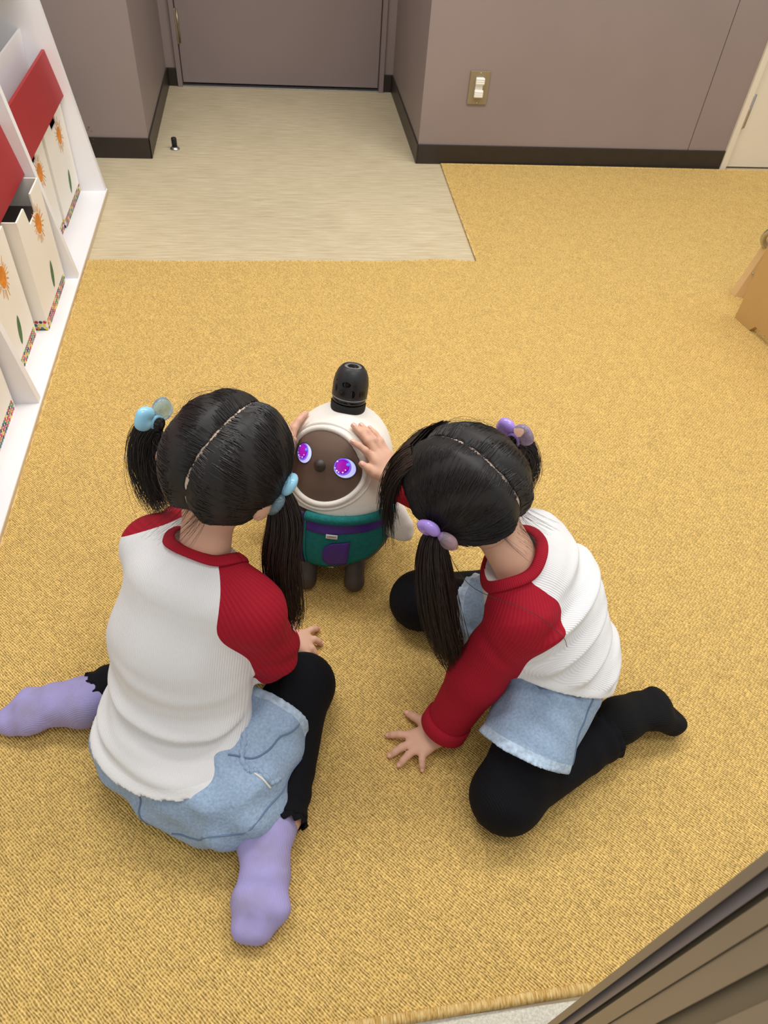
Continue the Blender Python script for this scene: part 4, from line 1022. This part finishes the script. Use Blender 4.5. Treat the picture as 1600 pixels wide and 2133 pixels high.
# ================================================================== girl sitting on the left
g1 = empty('person', (-.18, .55, ZF), 'child with blue bead hair ties sitting with lilac socks splayed', 'person')
C1 = A(-.083, .765, .511); F1, U1, R1 = frame((.52, .74, -.42), (.81, -.57, -.15))
Nb1 = A(-.125, .708, .388); a1 = nrm(A(.03, .10, .22)); r1 = nrm(A(.80, -.60, -.02)); f1_ = np.cross(a1, r1); r1 = np.cross(f1_, a1)
shR, elR, wrR = A(-.062, .634, .335), A(-.044, .655, .196), A(-.030, .768, .040)
shL, elL, wrL = A(-.208, .758, .338), A(-.140, .910, .260), A(-.025, 1.005, .265)
hipR, knR, anR = A(-.110, .490, .085), A(.008, .664, .060), A(-.030, .448, .046)
hipL, knL, anL = A(-.250, .580, .085), A(-.110, .790, .060), A(-.335, .690, .046)
hr, n1 = hand(wrR, A(.95, .12, -.25), A(.15, 0, 1), A(0, 1, 0), [(.043, .812, .013), (.047, .779, .013), (.036, .752, .013), (.020, .738, .013)], (.000, .826, .014), .95)
hl, n2 = hand(wrL, A(.055, .075, .045), A(-.75, -.1, .6), A(.25, -.55, .6), [(.032, 1.072, .330), (.037, 1.090, .319), (.031, 1.102, .303), (.020, 1.104, .288)], (.012, 1.018, .318), .95)
body = head_prims(C1, F1, U1, R1) + [cap(Nb1 - a1 * .02, C1 - U1 * .045 - F1 * .018, .037, .035, .02),
    ecap(shL * .9 + shR * .1, shR * .9 + shL * .1, (.034, .030), (.034, .030), a1, .03), ecap(A(-.165, .664, .30), A(-.188, .58, .11), (.078, .055), (.085, .065), r1, .03),
    cap(shR, elR, .032, .027, .02), cap(elR, wrR, .027, .020, .012), cap(shL, elL, .032, .027, .02), cap(elL, wrL, .027, .020, .012),
    cap(hipR * .65 + knR * .35 - A(0, 0, .012), knR, .046, .042, .03), cap(knR, anR, .041, .027, .02), cap(hipL * .65 + knL * .35 - A(0, 0, .012), knL, .046, .042, .03), cap(knL, anL, .041, .027, .02),
    cap(anR, A(-.066, .375, .036), .026, .024, .015), cap(anL, A(-.41, .672, .036), .026, .024, .015)] + hr + hl
V, F = mesh_sdf(body, .0026, floorcut); bo = mobj('body', V, F, ['skin', 'scalp'], g1, fm=scalp(V, F, C1, F1, U1, R1)); face_bits(g1, C1, F1, U1, R1)
nails_of(bo, n1 + n2)
# shirt over shorts
hp1 = A(-.19, .565, .10); rh1 = nrm(A(.90, -.43, 0)); fh1 = A(.43, .90, 0)
hmR = A(-.040, .602, .082); dR = nrm(hmR - hipR); hmL = A(-.165, .715, .08); dL = nrm(hmL - hipL)
sp = [ell(A(-.192, .552, .085), (.130, .090, .078), .04, (rh1, fh1, A(0, 0, 1))), ell(A(-.165, .480, .047), (.100, .056, .046), .04, (rh1, fh1, A(0, 0, 1))),
      cap(hipR + A(.0, .0, .0), hmR + dR * .03, .074, .074, .04), cap(hipL, hmL + dL * .03, .072, .070, .04), ell(A(-.085, .470, .060), (.060, .060, .055), .04)]
torso1 = [ecap(A(-.152, .678, .335), A(-.175, .642, .240), (.104, .066), (.106, .076), r1, .03), ecap(A(-.175, .642, .240), A(-.195, .568, .060), (.106, .076), (.132, .108), r1 * .5 + rh1 * .5, .04),
          cap(Nb1 - a1 * .035, Nb1 - a1 * .005, .056, .046, .03)]
armR1 = [cap(shR + A(-.008, .004, -.004), elR + A(.004, -.006, 0), .048, .042, .03), cap(elR, wrR + A(0, 0, .012), .042, .034, .02), cap(Nb1 + r1 * .035 - a1 * .020, shR, .030, .047, .03)]
armL1 = [cap(shL + A(.008, -.004, -.004), elL, .046, .042, .03), cap(elL, wrL, .045, .034, .02), cap(Nb1 - r1 * .035 - a1 * .020, shL, .030, .047, .03)]
HEM1 = (A(-.19, .540, .128), nrm(A(-.10, -.02, 1)))
def wr1(p):
    z = p[:, 2]; x = (p - hp1) @ rh1; y = (p - hp1) @ fh1
    ph = 2 * np.pi * (z + .32 * (x + .01) ** 2 * 10 * .12 - .10 * x) / .047
    m = sst(z, .30, .10) * sst(y, .06, -.03)
    w_ = .0090 * m * np.sin(ph + 1.5 * np.sin(x * 18)) + .0040 * m * np.sin(ph * 1.7 + x * 34 + 1) 
    w_ += .0030 * sst(z, .36, .28) * sst(z, .10, .2) * np.sin((x - .35 * z) * 46) * sst(np.abs(x), .03, .09)
    e = p - elR; w_ += .0045 * np.exp(-np.einsum('ij,ij->i', e, e) / .06 ** 2) * np.sin((p @ A(.5, .5, 1)) * 130)
    return w_ * sst((p - HEM1[0]) @ HEM1[1], .002, .035)
sh1, _, _ = make_shirt(g1, torso1, [armL1, armR1], Nb1, a1, r1, f1_, (.060, .054, .055, .006, .030), [[(A(-.205, .757, .383), (-.0146, .036, .0413)), (Nb1 - r1 * .03, -r1)], [(A(-.109, .682, .38), (.133, -.076, .064))]], HEM1,
    [(wrR + nrm(elR - wrR) * .008, nrm(wrR - elR)), (wrL + nrm(elL - wrL) * .008, nrm(wrL - elL))], wr1, sp[:2] + sp[4:])
sleeve_cuff(sh1, wrR + nrm(elR - wrR) * .004, wrR - elR, .037, 'knit_red'); sleeve_cuff(sh1, wrL + nrm(elL - wrL) * .004, wrL - elL, .037, 'knit_red')
# shorts
def shpost(p, d):
    x = (p - hp1) @ rh1
    n_ = np.sin(p @ A(60, 38, 90)) * .0020 + np.sin(p @ A(-28, 75, 55) + 1) * .0024 + .0022 * np.sin(p @ A(95, -70, 60)) * sst(x, .02, .12) + .0018 * np.sin((p @ dR) * 95 + (p @ rh1) * 40) * sst(x, .0, .1)
    d = d - n_ + .006 * sst((p - HEM1[0]) @ HEM1[1], -.004, .010)
    e = np.minimum(sdf_eval(torso1, p), sdf_eval(sp[:2], p) - .0085)           # stays under the shirt at the left hip
    d = np.maximum(d, np.where(((p - HEM1[0]) @ HEM1[1] > -.002) & (x < .03), e + .006, -1))
    d = np.maximum(d, np.where(x > -.02, (p - hmR) @ dR, -1)); d = np.maximum(d, np.where(x <= -.02, (p - hmL) @ dL, -1))
    return floorcut(p, d)
V, F = mesh_sdf(sp, .0032, shpost)
fld = np.where((V - hp1) @ rh1 > -.02, (V - hmR) @ dR, (V - hmL) @ dL) + .016
(Vh, Fh), (Vs, Fs) = split(V, F, fld)
so = mobj('shorts', Vs, Fs, 'denim', g1)
for Vk, Fk in split(Vh, Fh, (Vh - hp1) @ rh1 + .02): mobj('shorts_hem', Vk, Fk, 'denim_seam', so)
def on_surface(prims, post, pts, it=14):
    """moves points onto the blended surface along the gradient"""
    P = np.array(pts, float)
    for _ in range(it):
        d = sdf_eval(prims, P, post); e = .002
        G = np.stack([(sdf_eval(prims, P + np.eye(3)[i] * e, post) - d) / e for i in range(3)], 1); G /= np.linalg.norm(G, axis=1)[:, None] + 1e-9
        P = P - .7 * d[:, None] * G
    return P, G
def seam(parent, prims, post, ctrl, n=40, r=.0016, m='stitch', off=.0003):
    P, G = on_surface(prims, post, spline(ctrl, n)); V, F = tube(P + G * off, r, 6); return mobj('seam', V, [tuple(f) for f in F], m, parent)
seam(so, sp, shpost, [(-.25, .46, .12), (-.262, .45, .09), (-.255, .44, .05), (-.24, .435, .02)])
seam(so, sp, shpost, [(-.10, .50, .17), (-.065, .50, .15), (-.03, .53, .14), (-.01, .57, .12)])
seam(so, sp, shpost, [(-.20, .43, .05), (-.14, .425, .07), (-.08, .43, .09), (-.03, .47, .10), (.0, .52, .09)])
# hip pocket: gathered opening with a turned-out lining
for cc, r_ in (([(-.086, .550, .16), (-.082, .522, .16), (-.086, .498, .15), (-.076, .480, .14)], .0048), ([(-.076, .480, .14), (-.064, .484, .132), (-.052, .476, .122), (-.042, .482, .115)], .0042)):
    P_, G_ = on_surface(sp, shpost, spline(cc, 30)); V, F = tube(P_ - G_ * .0016, r_ * (1 + .22 * np.sin(np.arange(30) * 1.3)), 10); mobj('pocket_edge', V, [tuple(f) for f in F], 'denim', so)
P_, G_ = on_surface(sp, shpost, spline([(-.070, .478, .135), (-.060, .474, .128), (-.052, .470, .120)], 12)); V, F = tube(P_ + G_ * .0002, .0016, 8); mobj('pocket_lining', V, [tuple(f) for f in F], 'pocket_lining', so)
# leggings
for hp_, kn, an, nm in ((hipR, knR, anR, 0), (hipL, knL, anL, 1)):
    sd = nrm(an - kn); ruf = an + sd * .004
    lp = [cap(hp_ * .75 + kn * .25, kn, .054, .050, .02), cap(kn, an + sd * .02, .049, .036, .02), ell(kn + nrm(kn - hp_) * .006, (.050, .050, .048), .02)]
    cutl = lambda p, d: floorcut(p, np.maximum(d - .0016 * np.sin((p @ sd) * 170) * sst((p - an) @ sd, -.12, 0.), np.where(np.linalg.norm(p - an, axis=1) < .08, (p - ruf) @ sd, -1)))
    V, F = mesh_sdf(lp, .0034, cutl); lx = nrm(np.cross(sd, A(0, 0, 1)))
    lg = cloth('legging', V, F, 'legging_black', g1, lambda P: (P - an) @ lx + .4 * P[:, 2]); ruffle(lg, ruf - sd * .004, sd, .0365, 'legging_black', 5 + nm, L=.012)
# socks: soles turned up
def sock(root, an, heel, arch, ball, toe, side, m, k=1.0, name='sock'):
    P = [cap(an, heel + A(0, 0, -.004), .031 * k, .034 * k, .015), ell(heel, (.040 * k, .040 * k, .037 * k), .02), ecap(heel, arch, (.038 * k, .034 * k), (.033 * k, .028 * k), side, .02),
         ecap(arch, ball, (.033 * k, .028 * k), (.041 * k, .025 * k), side, .02), ecap(ball, toe, (.040 * k, .023 * k), (.029 * k, .016 * k), side, .02), ell(toe, (.029 * k, .020 * k, .016 * k), .015)]
    ax = nrm(toe - heel); sv = nrm(np.cross(ax, A(0, 0, 1)))
    def post(p, d): return floorcut(p, d - .0005 * np.sin((p @ ax) * 210) * np.exp(-((p - arch) @ ax / .03) ** 2) - .0014 * np.sin((p @ sv) * 190) * np.exp(-((p - toe) @ ax / .022) ** 2))
    V, F = mesh_sdf(P, .0030, post)
    return cloth(name, V, F, m, root, lambda P: (P - heel) @ sv)
sock(g1, anR + A(-.006, -.004, 0), A(-.060, .424, .044), A(-.058, .370, .040), A(-.066, .328, .034), A(-.078, .300, .024), A(1, 0, 0), 'sock_lilac')
sock(g1, anL + A(-.004, -.006, 0), A(-.362, .672, .044), A(-.410, .674, .040), A(-.452, .668, .034), A(-.482, .656, .024), A(0, 1, 0), 'sock_lilac')
# hair
def part1(y, z): return .035 + .05 * np.sin(2.6 * np.arctan2(-y, z) + .3)
tL, tR = A(-.180, .852, .500), A(-.020, .742, .468)
H1 = Head(g1, C1, F1, U1, part1, [tL, tR], 'hair_black', 11); hair1 = H1.build(3400)
H1.bunch([tR, A(-.012, .735, .462), A(-.008, .720, .425), A(-.016, .705, .37), A(-.014, .695, .31), A(-.008, .692, .25), A(-.006, .690, .205)], [.009, .017, .026, .028, .026, .020, .006], 620, .007, 'hair_brown')
H1.bunch([tL, A(-.192, .858, .498), A(-.208, .858, .470), A(-.213, .845, .43), A(-.205, .825, .395), A(-.190, .800, .372)], [.009, .017, .024, .026, .022, .010], 520, .010)
hair_tie(hair1, tL + A(-.006, .002, .004), tL - C1, A(-.2, .3, 1), ('bead_clear_blue', 'bead_blue', 'bead_blue'))
hair_tie(hair1, tR + A(.005, -.004, .002), tR - C1, A(0, -.7, .7), ('bead_clear_blue', 'bead_blue', 'bead_blue'))
# wisps at the nape
nb = C1 - F1 * .062 - U1 * .056
H1.free('nape_wisps', [nb - R1 * .035, nb, nb + R1 * .03], [nb - R1 * .06 - U1 * .05 - F1 * .03, nb - R1 * .02 - U1 * .055 - F1 * .03, nb + R1 * .02 - U1 * .05 - F1 * .02], [nb - R1 * .045 - U1 * .02, nb - U1 * .025, nb + R1 * .025 - U1 * .025], 70, .00025, .006)
H1.free('curl_wisps', [A(.000, .70, .37), A(.0, .695, .33)], [A(-.075, .655, .375), A(-.05, .64, .365)], [A(-.05, .69, .34), A(-.04, .67, .31)], 26, .0004, .006)

# ================================================================== girl kneeling on the right
g2 = empty('person', (.42, .62, ZF), 'child with purple bead hair ties kneeling in black leggings and socks', 'person')
C2 = A(.262, .757, .452); F2, U2, R2 = frame((-.62, .66, -.42), (.69, .69, .20))
Nb2 = A(.334, .682, .362); a2 = nrm(A(-.105, .045, .15)); r2 = nrm(A(.42, .90, .05)); f2_ = np.cross(a2, r2); r2 = np.cross(f2_, a2)
shL, elL, wrL = A(.340, .612, .312), A(.294, .604, .160), A(.244, .573, .036)
shR, elR, wrR = A(.400, .762, .310), A(.305, .885, .255), A(.191, .955, .268)
hipL, knL, anL = A(.418, .580, .185), A(.326, .444, .056), A(.530, .535, .050)
hipR, knR, anR = A(.462, .695, .180), A(.245, .835, .056), A(.450, .860, .050)
hl, n1 = hand(wrL, A(-.91, -.33, -.25), A(-.2, 0, 1), A(-.35, .93, 0), [(.153, .583, .0125), (.152, .546, .0125), (.166, .528, .0125), (.204, .517, .0125)], (.192, .621, .014), .95)
hr, n2 = hand(wrR, A(-.056, .076, .075), A(.5, -.55, .6), A(-.65, -.75, 0), [(.116, .996, .329), (.120, 1.026, .341), (.134, 1.030, .338), (.151, 1.036, .326)], (.131, .966, .302), .95)
body = head_prims(C2, F2, U2, R2) + [cap(Nb2 - a2 * .02, C2 - U2 * .045 - F2 * .018, .037, .035, .02),
    ecap(shL * .9 + shR * .1, shR * .9 + shL * .1, (.034, .030), (.034, .030), a2, .03), ecap(A(.385, .688, .28), A(.44, .645, .17), (.078, .052), (.082, .06), r2, .03),
    cap(shR, elR, .032, .027, .02), cap(elR, wrR, .027, .020, .012), cap(shL, elL, .032, .027, .02), cap(elL, wrL, .027, .020, .012),
    cap(hipR * .65 + knR * .35 - A(0, 0, .012), knR, .046, .042, .03), cap(knR, anR, .041, .027, .02), cap(hipL * .65 + knL * .35 - A(0, 0, .012), knL, .046, .042, .03), cap(knL, anL, .041, .027, .02),
    cap(anR, anR + A(.10, .02, -.012), .026, .022, .015), cap(anL, anL + A(.08, .034, .004), .024, .016, .015)] + hr + hl
V, F = mesh_sdf(body, .0026, floorcut); bo = mobj('body', V, F, ['skin', 'scalp'], g2, fm=scalp(V, F, C2, F2, U2, R2)); face_bits(g2, C2, F2, U2, R2)
nails_of(bo, n1 + n2)
hp2 = A(.44, .64, .19); rh2 = nrm(A(.34, .94, 0)); fh2 = A(-.94, .34, 0)
hmL = A(.352, .492, .108); dL = nrm(knL - hipL); hmR = A(.325, .782, .105); dR = nrm(knR - hipR)
sp2 = [ell(A(.440, .640, .150), (.108, .090, .075), .04, (rh2, fh2, A(0, 0, 1))), cap(hipL + A(.010, .010, -.052), hmL + dL * .03, .068, .077, .05), cap(hipR + A(0, 0, -.035), hmR + dR * .03, .072, .070, .05)]
torso2 = [ecap(A(.372, .690, .312), A(.402, .675, .265), (.100, .068), (.108, .078), r2, .03), ecap(A(.402, .675, .265), A(.440, .632, .135), (.108, .080), (.124, .104), r2 * .5 + rh2 * .5, .04),
          cap(Nb2 - a2 * .035, Nb2 - a2 * .005, .056, .046, .03)]
armL2 = [cap(shL + A(.006, .006, -.004), elL, .048, .045, .03), cap(elL, wrL + A(.004, .002, .010), .045, .036, .02), cap(Nb2 - r2 * .035 - a2 * .020, shL, .030, .047, .03)]
armR2 = [cap(shR + A(-.006, -.004, -.004), elR, .046, .042, .03), cap(elR, wrR, .041, .032, .02), cap(Nb2 + r2 * .035 - a2 * .020, shR, .030, .047, .03)]
HEM2 = (A(.40, .548, .200), nrm(A(.30, .55, .80)))
def wr2(p):
    s_ = (p - Nb2) @ a2; x = (p - hp2) @ rh2; y = (p - hp2) @ fh2
    m = sst(s_, -.03, -.10) * sst(y, .09, .0)
    ph = 2 * np.pi * (s_ + .12 * x + .10 * y) / .056
    w_ = .0085 * m * np.sin(ph + .8) + .0025 * m * np.sin(ph * 1.9 + x * 25)
    for c in (elL, elL * .45 + shL * .55):
        e = p - c; w_ += .0030 * np.exp(-np.einsum('ij,ij->i', e, e) / .05 ** 2) * np.sin((p @ A(.75, .5, 1)) * 95 + 2.2 * np.sin(p @ A(30, -22, 14)))
    return w_ * sst((p - HEM2[0]) @ HEM2[1], .002, .035)
sh2, _, _ = make_shirt(g2, torso2, [armL2, armR2], Nb2, a2, r2, f2_, (.060, .055, .055, .004, .030), [[(A(.354, .658, .368), (-.073, -.121, .0446))], [(A(.375, .80, .35), (-.6, .75, .25))]], HEM2,
    [(wrL + nrm(elL - wrL) * .008, nrm(wrL - elL)), (wrR + nrm(elR - wrR) * .008, nrm(wrR - elR))], wr2, sp2[:1])
sleeve_cuff(sh2, wrL + nrm(elL - wrL) * .004, wrL - elL, .040, 'knit_red', .026); sleeve_cuff(sh2, wrR + nrm(elR - wrR) * .004, wrR - elR, .036, 'knit_red')
def shpost2(p, d):
    x = (p - hp2) @ rh2
    d = d - np.sin(p @ A(70, -48, 60)) * .0018 - np.sin(p @ A(38, 75, -45) + 1) * .0020 - .0022 * np.sin(p @ A(110, 110, 20)) * sst(p[:, 2], .13, .18) - .0016 * np.sin(p @ A(210, 60, -40)) * sst((p - HEM2[0]) @ HEM2[1], -.035, -.005) + .006 * sst((p - HEM2[0]) @ HEM2[1], -.004, .010)
    d = np.maximum(d, np.where(x < 0, (p - hmL) @ dL, -1)); return np.maximum(d, np.where(x >= 0, (p - hmR) @ dR, -1))
V, F = mesh_sdf(sp2, .0032, shpost2); xx = (V - hp2) @ rh2
fld = np.where(xx < 0, (V - hmL) @ dL, (V - hmR) @ dR) + .016
(Vh, Fh), (Vs, Fs) = split(V, F, fld)
so = mobj('shorts', Vs, Fs, 'denim', g2)
for Vk, Fk in split(Vh, Fh, (Vh - hp2) @ rh2): mobj('shorts_hem', Vk, Fk, 'denim_seam', so)
seam(so, sp2, shpost2, [(.47, .53, .19), (.455, .51, .16), (.43, .48, .13), (.405, .46, .10)])
seam(so, sp2, shpost2, [(.36, .56, .215), (.40, .545, .205), (.45, .535, .195), (.50, .55, .18)], r=.0022)
for hp_, kn, an, nm in ((hipL, knL, anL, 0), (hipR, knR, anR, 1)):
    sd = nrm(an - kn); ruf = an - sd * .012
    lp = [cap(hp_ * .6 + kn * .4 - A(0, 0, .012), kn, .054, .053, .02), cap(kn, an + sd * .02, .051, .037, .02), ell(kn + nrm(kn - hp_) * .004, (.053, .053, .050), .02)]
    cutl = lambda p, d: floorcut(p, np.maximum(d - .0018 * np.sin((p @ sd) * 150) * sst((p - an) @ sd, -.12, 0.), np.where(np.linalg.norm(p - an, axis=1) < .09, (p - ruf) @ sd, -1)))
    V, F = mesh_sdf(lp, .0034, cutl); lx = nrm(np.cross(sd, A(0, 0, 1)))
    lg = cloth('legging', V, F, 'legging_black', g2, lambda P: (P - an) @ sd); ruffle(lg, ruf - sd * .004, sd, .038, 'legging_black', 9 + nm, L=.014, waves=10)
sock(g2, anL - A(.03, .012, -.004), anL + A(.024, .020, .010), anL + A(.062, .034, .006), anL + A(.096, .036, .012), anL + A(.130, .018, -.016), A(-.3, 1, .3), 'sock_black', .90)
sock(g2, anR - A(.03, .0, -.004), anR + A(.020, .006, .008), anR + A(.062, .008, .004), anR + A(.100, .008, -.004), anR + A(.130, .004, -.018), A(0, 1, 0), 'sock_black', .92)
def part2(y, z): return .02 + .05 * np.sin(2.4 * np.arctan2(-y, z) + 2.2)
tL, tR = A(.212, .694, .420), A(.346, .833, .462)
H2 = Head(g2, C2, F2, U2, part2, [tL, tR], 'hair_black', 23); hair2 = H2.build(3400)
H2.bunch([tL, A(.204, .686, .412), A(.206, .675, .38), A(.214, .665, .33), A(.226, .650, .27), A(.244, .632, .21), A(.258, .618, .165)], [.009, .018, .026, .030, .029, .022, .005], 640, .008, 'hair_brown')
H2.bunch([tR, A(.354, .842, .458), A(.374, .845, .435), A(.382, .835, .400), A(.374, .815, .370)], [.009, .017, .023, .024, .012], 420, .007)
hair_tie(hair2, tL + A(-.004, -.006, .002), tL - C2, A(.2, -.5, .9), ('bead_purple', 'bead_clear_pink', 'bead_purple'))
hair_tie(hair2, tR + A(.004, .004, .004), tR - C2, A(-.2, .1, 1), ('bead_clear_pink', 'bead_purple', 'bead_purple'))
nb = C2 - F2 * .062 - U2 * .056
H2.free('nape_wisps', [nb - R2 * .03, nb, nb + R2 * .035], [nb - R2 * .03 - U2 * .05 - F2 * .02, nb - U2 * .05 - F2 * .03, nb + R2 * .05 - U2 * .04 - F2 * .04], [nb - R2 * .03 - U2 * .025, nb - U2 * .025, nb + R2 * .045 - U2 * .02], 70, .00025, .006)
# fringe falling past the face
ft = C2 + F2 * .075 + U2 * .050; dn = A(0, 0, -1)
for kk, (lift, nn_) in enumerate(((.004, 420), (.010, 420), (.016, 300))):
    r0 = [C2 + F2 * (.050 + lift) + U2 * .078 + R2 * x for x in (-.040, -.015, .02, .045)]
    H2.free('fringe', [r0[0] - F2 * .035 - U2 * .004 - R2 * .010, r0[1], r0[2], r0[3] - F2 * .02],
            [ft - R2 * .070 + dn * (.085 + .03 * kk) - F2 * .012, ft - R2 * .040 + dn * .090 + F2 * (.018 + lift), ft + R2 * .02 + dn * .080 + F2 * (.026 + lift), ft + R2 * .06 + dn * .085],
            [ft - R2 * .068 + dn * .006 + F2 * .018, ft - R2 * .03 + dn * .0 + F2 * (.038 + lift), ft + R2 * .02 + F2 * (.042 + lift), ft + R2 * .06 + F2 * .022], nn_, .0007, .006, 'hair_black' if kk < 2 else 'hair_brown')
V, F = tube(spline([tL + A(.004, .0, -.01), A(.26, .645, .352), A(.335, .585, .362), A(.385, .565, .325), A(.405, .57, .285)], 30), .0005, 5); mobj('long_hair_strand', V, [tuple(f) for f in F], 'hair_brown', hair2)
